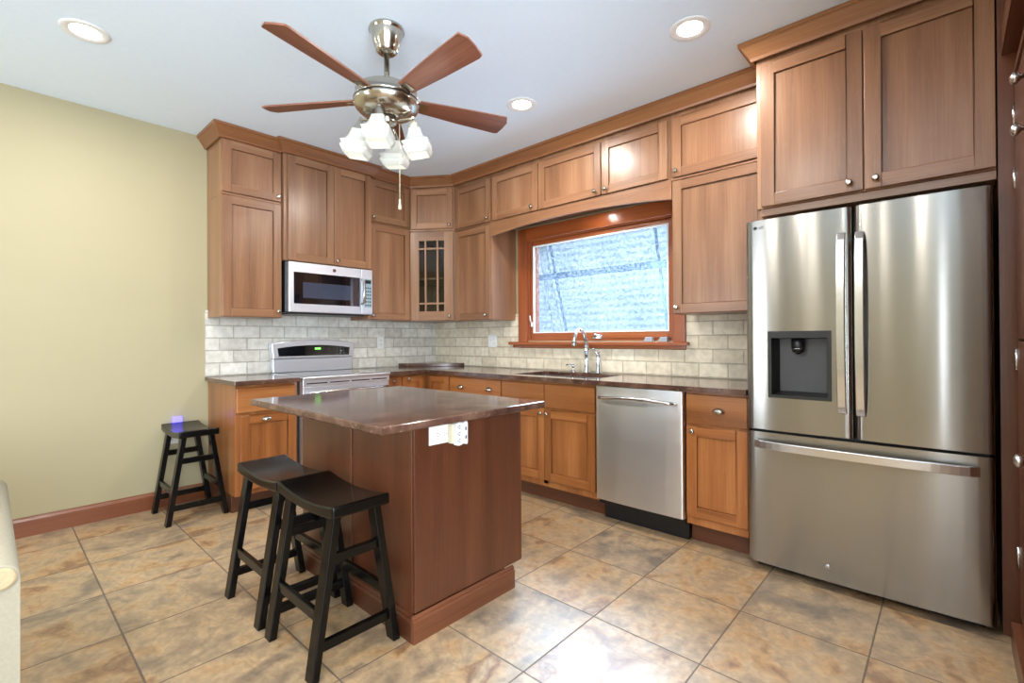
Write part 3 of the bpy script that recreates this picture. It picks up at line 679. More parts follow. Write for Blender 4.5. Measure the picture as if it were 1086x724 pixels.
# ------------------------------------------------------------------ worktops
WT0, WT1 = .884, .914
w = MB().prism([(.013, -2.226), (.652, -2.226), (.652, -1.782), (.013, -1.782)], 'z', WT0, WT1).build('worktop', 'granite', bevel=.005)
tag(w, 'short brown granite worktop left of the range', 'worktop')
SX0, SX1, SY0, SY1 = 1.63, 2.38, -.545, -.135
mb = MB().box(.013, .652, -1.036, -.65, WT0, WT1).box(.013, SX0, -.65, -.013, WT0, WT1).box(SX0, SX1, -.65, SY0, WT0, WT1).box(SX0, SX1, SY1, -.013, WT0, WT1).box(SX1, 3.384, -.65, -.013, WT0, WT1)
w = mb.build('worktop', 'granite'); tag(w, 'long L-shaped brown granite worktop with the sink, from range to fridge', 'worktop')
q = MB().prism([(.0135, -.50), (.06, -.50), (.20, -.385), (.40, -.17), (.475, -.06), (.475, -.0135), (.0135, -.0135)], 'z', .9145, .945).build('corner_shelf', 'granite', bevel=.003)
tag(q, 'low dark granite riser slab in the corner of the worktop', 'shelf')

# sink
t = thing('sink', 'undermounted steel sink set in the worktop below the window', 'sink', (0, 0, 0))
mb = MB(); e = .012
mb.box(SX0 - e, SX0, SY0 - e, SY1 + e, .70, WT0 - .001).box(SX1, SX1 + e, SY0 - e, SY1 + e, .70, WT0 - .001).box(SX0, SX1, SY0 - e, SY0, .70, WT0 - .001).box(SX0, SX1, SY1, SY1 + e, .70, WT0 - .001).box(SX0 - e, SX1 + e, SY0 - e, SY1 + e, .69, .70)
mb.build('bowl', 'steel_plain', t, bevel=.003)
MB().lathe([(.045, 0), (.045, .004), (.03, .002), (.001, .001)], (2.0, -.34, .7005), 20).build('drain', 'chrome', t)
# faucet
t = thing('faucet', 'tall chrome kitchen faucet with a side lever valve, behind the sink', 'faucet', (2.02, -.085, .9145))
MB().lathe([(.027, 0), (.027, .006), (.021, .02), (.018, .10), (.0165, .165), (.021, .17), (.021, .19), (.017, .194)], (0, 0, 0), 20).build('column', 'chrome', t)
MB().tube([(0, 0, .19), (0, -.005, .24), (-.004, -.03, .315), (-.005, -.07, .345), (-.006, -.115, .34)], [.017, .0165, .013, .012, .012], 14).build('spout', 'chrome', t)
MB().tube([(-.006, -.112, .342), (-.007, -.14, .318), (-.008, -.155, .27), (-.009, -.160, .225)], [.012, .014, .016, .019], 14).lathe([(.016, 0), (.016, .006)], (-.009, -.160, .219), 14).build('spray_head', 'chrome', t)
sv = MB().lathe([(.024, 0), (.024, .005), (.019, .015), (.018, .12), (.016, .145)], (.108, 0, 0), 18).build('side_valve', 'chrome', t)
MB().tube([(.108, 0, .14), (.114, -.004, .16), (.138, -.012, .182)], [.007, .006, .005], 10).tube([(.108, 0, .14), (.088, 0, .165), (.063, -.004, .190)], [.007, .006, .006], 10).build('lever', 'chrome', sv)
t = thing('soap_dispenser', 'small chrome soap dispenser left of the faucet', 'soap dispenser', (1.888, -.085, .9145))
MB().lathe([(.022, 0), (.022, .005), (.012, .012), (.010, .035), (.015, .05), (.012, .06)], (0, 0, 0), 16).build('base', 'chrome', t)
MB().tube([(0, 0, .055), (-.02, -.01, .066), (-.055, -.03, .058)], [.008, .006, .005], 10).tube([(0, 0, .05), (.012, 0, .062), (.02, 0, .07)], .005, 8).build('nozzle', 'chrome', t)
# sill clutter
for nm, x, lab in (('sponge', 2.49, 'small grey block on the window sill, the left one of two'), ('sponge', 2.605, 'small grey block on the window sill, the right one of two beside the casing')):
    o = MB().hexa([(x, -.050, 1.1625), (x + .075, -.050, 1.1625), (x + .075, -.012, 1.1625), (x, -.012, 1.1625)], [(x + .02, -.046, 1.196), (x + .072, -.046, 1.198), (x + .072, -.014, 1.198), (x + .02, -.014, 1.196)]).build(nm, 'grey_block', bevel=.003)
    tag(o, lab, 'block', 'grey blocks on the sill')

# ------------------------------------------------------------------ outlets
def outlet(name, label, loc, rz, w=.07, h=.115, kinds=('outlet',), cat='outlet', horiz=False, mat='white_plastic'):
    t = thing(name, label, cat, loc, rz)      # plate against local y=0, facing -y
    MB().box(-w / 2, w / 2, -.006, -.0005, -h / 2, h / 2).build('cover_plate', mat, t, bevel=.002)
    n = len(kinds)
    for i, k in enumerate(kinds):
        cx = (i - (n - 1) / 2) * .046
        if k == 'outlet':
            for c_ in (-.019, .019):
                if horiz: f = MB().box(c_ - .0165, c_ + .0165, -.0085, -.006, -.017, .017)
                else: f = MB().box(cx - .017, cx + .017, -.0085, -.006, c_ - .0165, c_ + .0165)
                f = f.build('socket', 'white_plastic', t, bevel=.003)
                s2 = MB()
                for d_ in (-.006, .006):
                    if horiz: s2.box(c_ - .004, c_ + .004, -.0092, -.0085, d_ - .001, d_ + .001)
                    else: s2.box(cx + d_ - .001, cx + d_ + .001, -.0092, -.0085, c_ - .002, c_ + .006)
                if horiz: s2.box(c_ + .008, c_ + .012, -.0092, -.0085, -.002, .002)
                else: s2.box(cx - .002, cx + .002, -.0092, -.0085, c_ - .011, c_ - .007)
                s2.build('slot', 'black_plastic', f)
        else:
            MB().box(cx - .006, cx + .006, -.016, -.006, -.004, .012).build('toggle', 'white_plastic', t, bevel=.001)
    return t
outlet('wall_outlet', 'white single outlet on the tiles right of the range', (.0125, -.708, 1.162), RX90)
outlet('wall_outlet', 'white double plate with outlet and switch on the tiles left of the window', (.888, -.0125, 1.17), 0, w=.118, h=.118, kinds=('switch', 'outlet'))
outlet('wall_outlet', 'white outlet low on the yellow wall behind the lone black stool', (.0005, -2.43, .50), RX90)
t = thing('night_light', 'glowing blue plug-in night light on the yellow wall behind the stool', 'night light', (.0095, -2.405, .535), RX90)
MB().box(-.028, .028, -.030, -.0003, -.02, .052).build('housing', 'white_plastic', t, bevel=.006)
MB().box(-.032, .032, -.040, -.004, .053, .105).build('lens', 'night_blue', t, bevel=.010, seg=3)

# ------------------------------------------------------------------ range
t = thing('range', 'stainless steel electric range with black control strip on its back panel', 'range', (.014, -1.779, 0), RX90)
RW = .742
MB().box(.004, RW - .004, -.60, -.012, .05, .895).box(.02, RW - .02, -.56, -.05, 0, .05).build('body', 'appliance_side', t, bevel=.003)
MB().box(.001, RW - .001, -.674, -.075, .896, .916).build('cooktop', ['steel_soft'], t, bevel=.006)
ck = MB().box(.025, RW - .025, -.63, -.09, .9163, .9185).build('glass_top', 'black_glass', t, bevel=.001)
fp = MB().box(.004, RW - .004, -.660, -.6005, .845, .8945).build('vent_panel', 'steel_soft', t, bevel=.003)
vs = MB()
for a, b_ in ((.03, .19), (.21, .37), (.39, .55), (.57, .71)): vs.box(a, b_, -.6615, -.660, .862, .870)
vs.build('vent_slot', 'black_plastic', fp)
d = MB().box(.006, RW - .006, -.655, -.6005, .27, .843).build('oven_door', 'steel_soft', t, bevel=.004)
MB().box(.12, RW - .12, -.657, -.655, .40, .70).build('oven_window', 'black_glass', d)
MB().tube([(.05, -.655, .795), (.05, -.70, .80), (.12, -.715, .802), (RW / 2, -.718, .803), (RW - .12, -.715, .802), (RW - .05, -.70, .80), (RW - .05, -.655, .795)], .013, 12).build('door_handle', 'steel_plain', d)
dr = MB().box(.006, RW - .006, -.652, -.6005, .06, .265).build('storage_drawer', 'steel_light', t, bevel=.004)
# arched back panel
bk = MB()
def arch(u): return 1.160 + .034 * math.sin(PI * u) ** .9
bk.box(.018, RW - .018, -.072, -.012, .9185, 1.035)
up = [(.004 + (RW - .008) * i / 20, arch(i / 20)) for i in range(21)]
bk.prism([(.016, 1.035), (RW - .016, 1.035)] + up[::-1], 'y', -.085, -.012)
b_ = bk.build('back_panel', 'steel_soft', t, bevel=.006)
pn = [(.05 + (RW - .10) * i / 16, 1.122 + .024 * math.sin(PI * i / 16) ** .9) for i in range(17)]
cs = MB().prism([(.058, 1.055), (RW - .058, 1.055)] + pn[::-1], 'y', -.0875, -.085).build('control_strip', 'black_glass', b_)
MB().box(.365, .415, -.0885, -.0875, 1.108, 1.122).build('clock_display', 'led_green', cs)
kk = MB()
for i in range(7):
    for jz in (1.075, 1.095, 1.115): kk.box(.44 + i * .034, .455 + i * .034, -.088, -.0875, jz, jz + .006)
kk.build('key_legend', 'grey_plastic', cs)

# ------------------------------------------------------------------ microwave
t = thing('microwave', 'stainless over-the-range microwave under the oak wall cabinet', 'microwave', (.014, -1.776, 0), RX90)
MW = .742
MB().box(0, MW, -.352, -.002, 1.405, 1.806).build('case', 'black_plastic', t, bevel=.003)
d = MB().box(.014, .632, -.392, -.3525, 1.410, 1.802).build('door', 'steel_soft', t, bevel=.004)
g = MB().box(.050, .618, -.3935, -.392, 1.476, 1.724).build('door_glass', 'black_glass', d)
MB().box(.122, .530, -.3943, -.3935, 1.524, 1.648).build('window_mesh', plain('microwave_window', (58, 64, 80), rough=.12, noise=.05), g)
MB().tube([(.640, -.392, 1.50), (.640, -.425, 1.51), (.640, -.430, 1.60), (.640, -.425, 1.70), (.640, -.392, 1.71)], .012, 10).build('handle', 'steel_plain', d)
cpn = MB().box(.634, MW - .002, -.392, -.3525, 1.410, 1.802).build('control_panel', 'steel_soft', t, bevel=.003)
kp = MB().box(.662, MW - .012, -.3932, -.392, 1.472, 1.722).build('keypad', plain('keypad', (150, 172, 178), rough=.15), cpn)
kk = MB()
for i in range(3):
    for k in range(6): kk.box(.668 + i * .021, .682 + i * .021, -.3938, -.3932, 1.485 + k * .03, 1.497 + k * .03)
kk.box(.668, .724, -.3938, -.3932, 1.68, 1.71)
kk.build('key', 'grey_plastic', kp)
lg = MB().lathe([(.0145, 0), (.0145, .0008)], (.385, -.392, 1.764), 24, axis='-y').build('emblem', 'grey_plastic', d)
MB().lathe([(.012, 0), (.012, .0006)], (.385, -.3928, 1.764), 24, axis='-y').build('emblem_face', 'steel_plain', lg)
def text_mesh(body_, size, name, mat, parent, loc, rot, depth=.0008, align='CENTER'):
    cu = bpy.data.curves.new(name + '_text', 'FONT'); cu.body = body_; cu.size = size; cu.extrude = depth / 2; cu.align_x = align; cu.align_y = 'CENTER'
    o = bpy.data.objects.new(name, cu); COL.objects.link(o)
    dg = bpy.context.evaluated_depsgraph_get(); me = bpy.data.meshes.new_from_object(o.evaluated_get(dg)); COL.objects.unlink(o); bpy.data.objects.remove(o)
    o = bpy.data.objects.new(name, me); COL.objects.link(o); me.materials.clear(); me.materials.append(M[mat]); o.parent = parent; o.location = loc; o.rotation_euler = rot
    return o
text_mesh('GE', .013, 'monogram', 'grey_plastic', lg, (.385, -.3938, 1.764), (RX90, 0, 0))
MB().box(.05, MW - .05, -.33, -.03, 1.398, 1.4045).build('vent_grille', 'black_plastic', t)

# ------------------------------------------------------------------ dishwasher
t = thing('dishwasher', 'stainless steel dishwasher with bar handle between sink cabinet and drawer cabinet', 'dishwasher', (2.452, -.014, 0))
DWW = .586
MB().box(.004, DWW - .004, -.585, -.01, .105, .876).build('tub', 'black_plastic', t)
MB().box(.015, DWW - .004, -.535, -.50, 0, .104).build('toe_panel', 'black_plastic', t)
def bowed_panel(x0, x1, z0, z1, yf, yb, bow=.008, rad=.012, nx=28, zs=None, hole=None):
    """door skin with softly rounded upright edges and slight bow; hole=(hx0,hx1,hz0,hz1) leaves an opening"""
    mb = MB(); xs = [x0 + rad * (1 - math.cos(PI / 2 * i / 5)) for i in range(6)]
    inner = [x0 + rad + (x1 - x0 - 2 * rad) * i / nx for i in range(1, nx)]
    if hole: inner = sorted([x for x in inner if min(abs(x - hole[0]), abs(x - hole[1])) > .004] + [hole[0], hole[1]])
    xs = xs + inner + [x1 - rad * (1 - math.cos(PI / 2 * i / 5)) for i in range(5, -1, -1)]
    def y(x):
        u = (x - x0) / (x1 - x0); b_ = bow * 4 * u * (1 - u)
        dd = min(x - x0, x1 - x); e_ = 0
        if dd < rad: e_ = rad - math.sqrt(max(0, rad * rad - (rad - dd) ** 2))
        return yf - b_ + bow * 0 + e_
    zl = [z0] + ([hole[2], hole[3]] if hole else []) + [z1]
    for i in range(len(xs) - 1):
        for k in range(len(zl) - 1):
            xm = (xs[i] + xs[i + 1]) / 2
            if hole and hole[0] < xm < hole[1] and k == 1: continue
            mb.add([(xs[i], y(xs[i]), zl[k]), (xs[i + 1], y(xs[i + 1]), zl[k]), (xs[i + 1], y(xs[i + 1]), zl[k + 1]), (xs[i], y(xs[i]), zl[k + 1])], [(0, 1, 2, 3)], 0, True)
    n = len(xs); topv = [(x, y(x), z1) for x in xs] + [(x1, yb, z1), (x0, yb, z1)]; botv = [(x, y(x), z0) for x in xs] + [(x1, yb, z0), (x0, yb, z0)]
    mb.add(topv, [tuple(range(n + 2))], 0); mb.add(botv, [tuple(range(n + 2))[::-1]], 0)
    mb.add([(x0, y(x0), z0), (x0, yb, z0), (x0, yb, z1), (x0, y(x0), z1)], [(0, 3, 2, 1)], 0)
    mb.add([(x1, y(x1), z0), (x1, yb, z0), (x1, yb, z1), (x1, y(x1), z1)], [(0, 1, 2, 3)], 0)
    if not hole: mb.add([(x0, yb, z0), (x1, yb, z0), (x1, yb, z1), (x0, yb, z1)], [(0, 3, 2, 1)], 0)
    return mb, y
mb, yy = bowed_panel(0, DWW, .142, .880, -.621, -.586, bow=.006, rad=.010)
d = mb.build('door', 'steel_light', t, sharp=30)
MB().tube([(.045, -.622, .806), (.05, -.655, .808), (.09, -.668, .812), (.20, -.673, .818), (DWW / 2, -.674, .820), (DWW - .20, -.673, .818), (DWW - .09, -.668, .812), (DWW - .05, -.655, .808), (DWW - .045, -.622, .806)], .011, 12).build('handle', 'steel_plain', d)

# ------------------------------------------------------------------ fridge
t = thing('fridge', 'large stainless french-door fridge with water dispenser and bottom freezer drawer', 'fridge', (3.392, -.03, 0))
FWD = .918
MB().box(.012, FWD - .012, -.575, -.004, .03, 1.772).build('cabinet_case', 'appliance_side', t, bevel=.004)
MB().box(.03, FWD - .03, -.56, -.03, 0, .03).build('base_grille', 'black_plastic', t)
H = (.110, .374, .892, 1.217); F0, FB = -.633, -.578
mb, yy = bowed_panel(0, .4605, .722, 1.790, F0, FB, bow=.010, rad=.022, hole=H)
dL = mb.build('door', 'steel', t, sharp=30)
dL['label'] = 'left fridge door with black water dispenser'
mb, yyR = bowed_panel(.4665, FWD, .722, 1.790, F0, FB, bow=.010, rad=.022)
dR = mb.build('door', 'steel', t, sharp=30)
mb, yyF = bowed_panel(0, FWD, .040, .708, F0, FB, bow=.010, rad=.022)
dF = mb.build('freezer_drawer', 'steel', t, sharp=30)
# dispenser pocket
yo = min(yy(H[0]), yy(H[1])); e = .012
dp = MB().box(H[0] - .004, H[0] + e, F0 - .013, F0 + .004, H[2] - .004, H[3] + .004).box(H[1] - e, H[1] + .004, F0 - .013, F0 + .004, H[2] - .004, H[3] + .004).box(H[0] + e, H[1] - e, F0 - .013, F0 + .004, H[3] - .030, H[3] + .004).box(H[0] + e, H[1] - e, F0 - .013, F0 + .004, H[2] - .004, H[2] + .010)
yb_ = F0 + .085
# sloping pocket walls
A_ = [(H[0] + e, F0, H[2] + .010), (H[1] - e, F0, H[2] + .010), (H[1] - e, F0, H[3] - .030), (H[0] + e, F0, H[3] - .030)]
B_ = [(H[0] + .045, yb_, H[2] + .035), (H[1] - .03, yb_, H[2] + .035), (H[1] - .03, yb_, H[3] - .036), (H[0] + .045, yb_, H[3] - .036)]
dp.add(A_ + B_, [(0, 1, 5, 4), (1, 2, 6, 5), (2, 3, 7, 6), (3, 0, 4, 7), (4, 5, 6, 7)], 0)
dsp = dp.build('dispenser', 'grey_plastic', dL, fix=False)
cxd = (H[0] + H[1]) / 2
MB().lathe([(.030, 0), (.030, -.045), (.026, -.052), (.026, -.066), (.012, -.07), (.010, -.078)], (cxd - .01, F0 + .035, H[3] - .033), 18).build('nozzle', 'black_plastic', dsp)
MB().box(cxd - .048, cxd + .035, yb_ - .012, yb_ - .001, H[2] + .085, H[3] - .10).build('paddle', plain('paddle_grey', (54, 53, 50), rough=.3), dsp, bevel=.006)
MB().lathe([(.031, 0), (.031, .003)], (cxd - .01, F0 + .035, H[3] - .085), 18).build('nozzle_ring', 'chrome', dsp)
# handles
def v_handle(parent, xc, w, z0, z1, yface):
    mb = MB(); n = 24
    def off(u): return .014 + .046 * math.sin(PI * min(max(u, 0), 1)) ** .35
    for i in range(n):
        u0, u1 = i / n, (i + 1) / n; za, zb = z0 + (z1 - z0) * u0, z0 + (z1 - z0) * u1; a, b2 = off(u0), off(u1); th = .014
        q = lambda z, o_: [(xc - w / 2, yface - o_, z), (xc + w / 2, yface - o_, z), (xc + w / 2, yface - o_ + th, z), (xc - w / 2, yface - o_ + th, z)]
        A, B = q(za, a), q(zb, b2); mb.add(A + B, [(0, 1, 5, 4), (1, 2, 6, 5), (2, 3, 7, 6), (3, 0, 4, 7)] + ([(0, 3, 2, 1)] if i == 0 else []) + ([(4, 5, 6, 7)] if i == n - 1 else []), 0, False)
    for z in (z0 + .012, z1 - .04): mb.box(xc - w / 2 + .006, xc + w / 2 - .006, yface - .02, yface + .004, z, z + .028)
    return mb.build('handle', 'steel_plain', parent, bevel=.003)
v_handle(dL, .419, .034, .835, 1.672, F0 - .002); v_handle(dR, .489, .034, .830, 1.668, F0 - .002)
mb = MB(); n = 28
for i in range(n):
    u0, u1 = i / n, (i + 1) / n; xa, xb = .045 + (FWD - .09) * u0, .045 + (FWD - .09) * u1
    off = lambda u: .024 + .044 * math.sin(PI * u) ** .4; th = .016; z0, z1 = .632, .672
    q = lambda x, o_: [(x, F0 - .008 - o_, z0), (x, F0 - .008 - o_ + th, z0), (x, F0 - .008 - o_ + th, z1), (x, F0 - .008 - o_, z1)]
    A, B = q(xa, off(u0)), q(xb, off(u1)); mb.add(A + B, [(0, 1, 5, 4), (1, 2, 6, 5), (2, 3, 7, 6), (3, 0, 4, 7)] + ([(0, 3, 2, 1)] if i == 0 else []) + ([(4, 5, 6, 7)] if i == n - 1 else []), 0, False)
for x in (.048, FWD - .078): mb.box(x, x + .03, F0 - .022, F0, .640, .664)
mb.build('handle', 'steel_plain', dF, bevel=.003)
# maker's mark: round emblem and two letters
em = MB().lathe([(.0085, 0), (.0085, .0008)], (.050, F0 - .0042, 1.752), 20, axis='-y').build('emblem', 'grey_plastic', dL)
text_mesh('LG', .019, 'brand_letters', 'grey_plastic', dL, (.0775, F0 - .0075, 1.7515), (RX90, 0, 0))
MB().lathe([(.012, 0), (.011, .002), (.001, .0025)], (.355, F0 - .0095, .11), 16, axis='-y').build('badge', 'steel_plain', dF)

# ------------------------------------------------------------------ island
t = thing('kitchen_island', 'dark oak kitchen island with brown granite top in the middle of the kitchen', 'island', (0, 0, 0))
IX0, IX1, IY0, IY1, IZ = 1.625, 2.614, -2.205, -1.568, .862
MB().box(IX0 + .02, IX1 - .016, IY0 + .016, IY1 + .02, .102, IZ).box(IX0 + .05, IX1 - .05, IY0 + .05, IY1 - .075 + .005, 0, .102).build('body', 'island_v', t)
MB().box(IX1 - .016, IX1, IY0 + .001, IY1, .108, IZ).build('end_panel', 'island_v', t, bevel=.0015)
bp_ = MB().box(IX0, 2.130, IY0, IY0 + .016, .102, IZ).build('back_panel', 'island_v', t, bevel=.002)
bp_ = MB().box(2.145, IX1 - .017, IY0, IY0 + .016, .102, IZ).build('back_panel', 'island_v', t, bevel=.002)
MB().box(IX0, IX0 + .018, IY0 + .017, IY1 + .02, .102, IZ).build('end_panel', 'island_v', t)
pr = [(0, 0), (.018, 0), (.018, .082), (.012, .088), (.012, .096), (.004, .104), (0, .104)]
MB().prism([(IX1 + a, z) for a, z in pr], 'y', IY0 - .018, IY1 - .068).build('plinth', 'island_y', t)
MB().prism([(IY0 - a, z) for a, z in pr][::-1], 'x', IX0, IX1 - .0005).build('plinth', 'island_h', t)
for x0, x1 in ((IX0 + .03, 2.105), (2.115, IX1 - .025)):
    d = MB().box(x0, x1, IY1 + .001 - .0, IY1 + .020, .70, .845).build('drawer', 'island_h', t, bevel=.003)
    d = MB().box(x0, x1, IY1 + .001, IY1 + .020, .12, .69).build('door', 'island_v', t, bevel=.003)
MB().box(1.568, 2.756, -2.445, -1.548, IZ + .001, .893).build('granite_top', 'granite', t, bevel=.007, seg=3)
# outlet and power tap on the end panel
outlet('island_outlet', 'white outlet plate on the end of the kitchen island', (IX1 + .0005, -2.075, .797), RX90, w=.118, h=.078, horiz=True)
t = thing('power_tap', 'white plug-in multi-outlet tap on the end of the island', 'power tap', (IX1 + .010, -2.005, .797), RX90)
MB().box(-.036, .018, -.028, -.0003, -.042, .042).build('rear_housing', 'ivory_plastic', t, bevel=.004)
pf = [(-.030, -.046), (-.012, -.050), (.010, -.044), (.030, -.050), (.034, -.040), (.034, .040), (.028, .050), (.008, .045), (-.014, .049), (-.030, .044)]
fc = MB().prism(pf, 'y', -.050, -.0285).build('face', 'white_plastic', t, bevel=.003)
sl = MB()
for z in (-.028, 0, .028):
    for dz in (-.005, .005): sl.box(-.018, -.010, -.0508, -.0500, z + dz - .0012, z + dz + .0012)
    sl.box(-.024, -.020, -.0508, -.0500, z - .002, z + .002)
for z in (-.018, .018): sl.box(.018, .024, -.0508, -.0500, z - .007, z + .007)
sl.build('slot', 'black_plastic', fc)

# ------------------------------------------------------------------ stools
def make_stool(label, loc, rz):
    t = thing('saddle_stool', label, 'stool', loc, rz, 'black saddle stools')
    SL, SD = .470, .232
    def top(u, v):
        x = (u - .5) * SL; y = (v - .5) * SD
        return (x, y, .580 + .42 * x * x)
    def bot(u, v):
        x = (u - .5) * SL; y = (v - .5) * SD
        return (x, y, .543 + .30 * x * x)
    n = 18; mb = MB()
    mb.grid(top, n, 1); mb.grid(bot, n, 1)
    for v in (0, 1):
        A = [top(i / n, v) for i in range(n + 1)]; B = [bot(i / n, v) for i in range(n + 1)]
        for i in range(n): mb.add([A[i], A[i + 1], B[i + 1], B[i]], [(0, 1, 2, 3)], 0, True)
    for u in (0, 1): mb.add([top(u, 0), top(u, 1), bot(u, 1), bot(u, 0)], [(0, 1, 2, 3)], 0)
    mb.build('seat', 'stool', t, bevel=.007, seg=3, sharp=35)
    # legs: splayed in y, upright in x
    for sx in (-1, 1):
        for sy in (-1, 1):
            lw, ld = .052, .030; xt, xb = sx * .178, sx * .180
            yt, yb2 = sy * .080, sy * .166
            zt = .546 + .30 * xt * xt
            q = lambda xc, yc, z: [(xc - lw / 2, yc - ld / 2, z), (xc + lw / 2, yc - ld / 2, z), (xc + lw / 2, yc + ld / 2, z), (xc - lw / 2, yc + ld / 2, z)]
            MB().hexa(q(xb, yb2, 0), q(xt, yt, zt)).build('leg', 'stool', t, bevel=.003)
    yl = lambda z: .166 + (.080 - .166) * z / .55
    for sy in (-1, 1):
        y = sy * yl(.205); MB().box(-.155, .155, y - .010, y + .010, .186, .226).build('rail', 'stool', t, bevel=.003)
    for sx in (-1, 1):
        for z in (.105, .402):
            y = yl(z) - .013; MB().box(sx * .180 - .011, sx * .180 + .011, -y, y, z - .018, z + .018).build('rail', 'stool', t, bevel=.003)
    return t
make_stool('black saddle stool nearest the viewer, in front of the island', (2.348, -2.412, 0), .0)
make_stool('black saddle stool at the island, left of and behind the nearest one', (1.878, -2.414, 0), .0)
make_stool('lone black saddle stool against the yellow wall beside the base cabinet', (.290, -2.392, 0), 0.0)

# ------------------------------------------------------------------ ceiling fan
FC = Vector((2.118, -1.998, CEIL))
t = thing('ceiling_fan', 'brushed nickel ceiling fan with five wooden blades and four frosted lamps', 'ceiling fan', FC)
MB().lathe([(.060, -.0005), (.085, -.002), (.087, -.012), (.080, -.018), (.079, -.026), (.062, -.085), (.054, -.098), (.053, -.112), (.038, -.124), (.020, -.128)], (0, 0, 0), 32).build('canopy', 'nickel', t)
MB().lathe([(.014, -.120), (.014, -.268), (.022, -.278), (.028, -.308)], (0, 0, 0), 20).build('downrod', 'nickel', t)
MB().lathe([(.03, -.303), (.10, -.306), (.146, -.312), (.152, -.318), (.152, -.352), (.160, -.356), (.162, -.368)], (0, 0, 0), 48).build('motor_housing', 'nickel', t)
MB().lathe([(.1605, -.3685), (.1605, -.3735)], (0, 0, 0), 48).build('band', 'black_plastic', t)
MB().lathe([(.162, -.374), (.160, -.384), (.150, -.402), (.132, -.418), (.106, -.430), (.075, -.436), (.050, -.438), (.050, -.440)], (0, 0, 0), 48).build('lower_bowl', 'nickel', t)
hub = MB().lathe([(.046, -.4405), (.046, -.472), (.040, -.480), (.018, -.486), (.012, -.505), (.004, -.51)], (0, 0, 0), 24).build('light_hub', 'nickel', t)
tiltb = math.radians(-14)
for k in range(5):
    a = math.radians(-2 + 72 * k)
    out = [(.165, -.042), (.165, .042), (.40, .060), (.63, .072), (.650, .066), (.662, .02), (.668, -.030), (.650, -.072), (.40, -.060)]
    mb = MB()
    R3 = Matrix.Rotation(tiltb, 3, 'X')
    vs = []
    for zz in (-.004, .004):
        for (x, y) in out: vs.append(R3 @ Vector((x, y, zz)))
    n = len(out); mb.add(vs, [tuple(range(n))[::-1], tuple(range(n, 2 * n))] + [(i, (i + 1) % n, n + (i + 1) % n, n + i) for i in range(n)], 0)
    b_ = mb.build('blade', 'blade', t); b_.location = (0, 0, -.352); b_.scale = (.98, .97, 1); b_.rotation_euler = (0, 0, a)
    R4 = MB().box(.15, .21, -.028, .028, -.0095, -.0045); R4.v = [tuple(R3 @ Vector(p)) for p in R4.v]
    R4.build('blade_iron', 'nickel', b_)
# lamps of the light kit
ARM = .131
for k in range(4):
    a = math.radians(41.5 + 90 * k); ca, sa = math.cos(a), math.sin(a); tl = math.radians(8)
    P = lambda r, z: (r * ca, r * sa, z)
    am = MB().tube([P(.04, -.458), P(.09, -.452), P(ARM - .012, -.450), P(ARM, -.455)], .007, 10).build('arm', 'nickel', t)
    # fitter and shade built upright, then tilted outwards
    Rm = Matrix.Rotation(a, 3, 'Z') @ Matrix.Rotation(-tl, 3, 'Y')
    def place(mb): mb.v = [tuple(Rm @ Vector(p) + Vector(P(ARM, -.450))) for p in mb.v]; return mb
    place(MB().lathe([(.008, .010), (.010, 0), (.013, -.006), (.034, -.050), (.036, -.056), (.036, -.060)], (0, 0, 0), 4, smooth=False, a0=PI / 4)).build('fitter', 'nickel', am)
    prof = [(.034, -.054), (.038, -.070), (.046, -.094), (.058, -.114), (.076, -.124), (.080, -.129), (.073, -.141), (.073, -.146), (.079, -.150), (.076, -.160), (.063, -.182), (.059, -.184)]
    sh = MB(); vs = []; seg = 24; half = .78
    for r, h in prof:
        for q in range(seg):
            th = 2 * PI * q / seg; cx_, sy_ = math.cos(th), math.sin(th)
            sqr = 1 / max(abs(math.cos(th - 0)), abs(math.sin(th - 0)))        # unit square
            rr = r * (.02 + .98 * min(sqr, 1.40) * .82)
            vs.append((rr * cx_, rr * sy_, h))
    n = len(prof)
    sh.add(vs, [(i * seg + q, i * seg + (q + 1) % seg, (i + 1) * seg + (q + 1) % seg, (i + 1) * seg + q) for i in range(n - 1) for q in range(seg)], 0, True)
    place(sh).build('lamp_shade', 'frosted', am)
    bl = place(MB().lathe([(.012, -.06), (.013, -.08), (.024, -.11), (.027, -.128), (.020, -.145), (.004, -.152)], (0, 0, 0), 16)).build('bulb', 'bulb', am)
    ld = bpy.data.lights.new('fan_bulb_light', 'POINT'); ld.energy = FAN_W; ld.color = WARM; ld.shadow_soft_size = .04
    lo = bpy.data.objects.new('fan_bulb_light', ld); COL.objects.link(lo); lo.parent = t; lo.location = Rm @ Vector((0, 0, -.20)) + Vector(P(ARM, -.450))
ch = MB().tube([(.040, .046, -.470), (.040, .046, -.848)], .0016, 6)
ch.lathe([(.004, 0), (.006, -.006), (.004, -.012), (.008, -.035), (.008, -.048), (.003, -.05)], (.040, .046, -.848), 10)
ch.build('pull_chain', 'ivory_plastic', t)

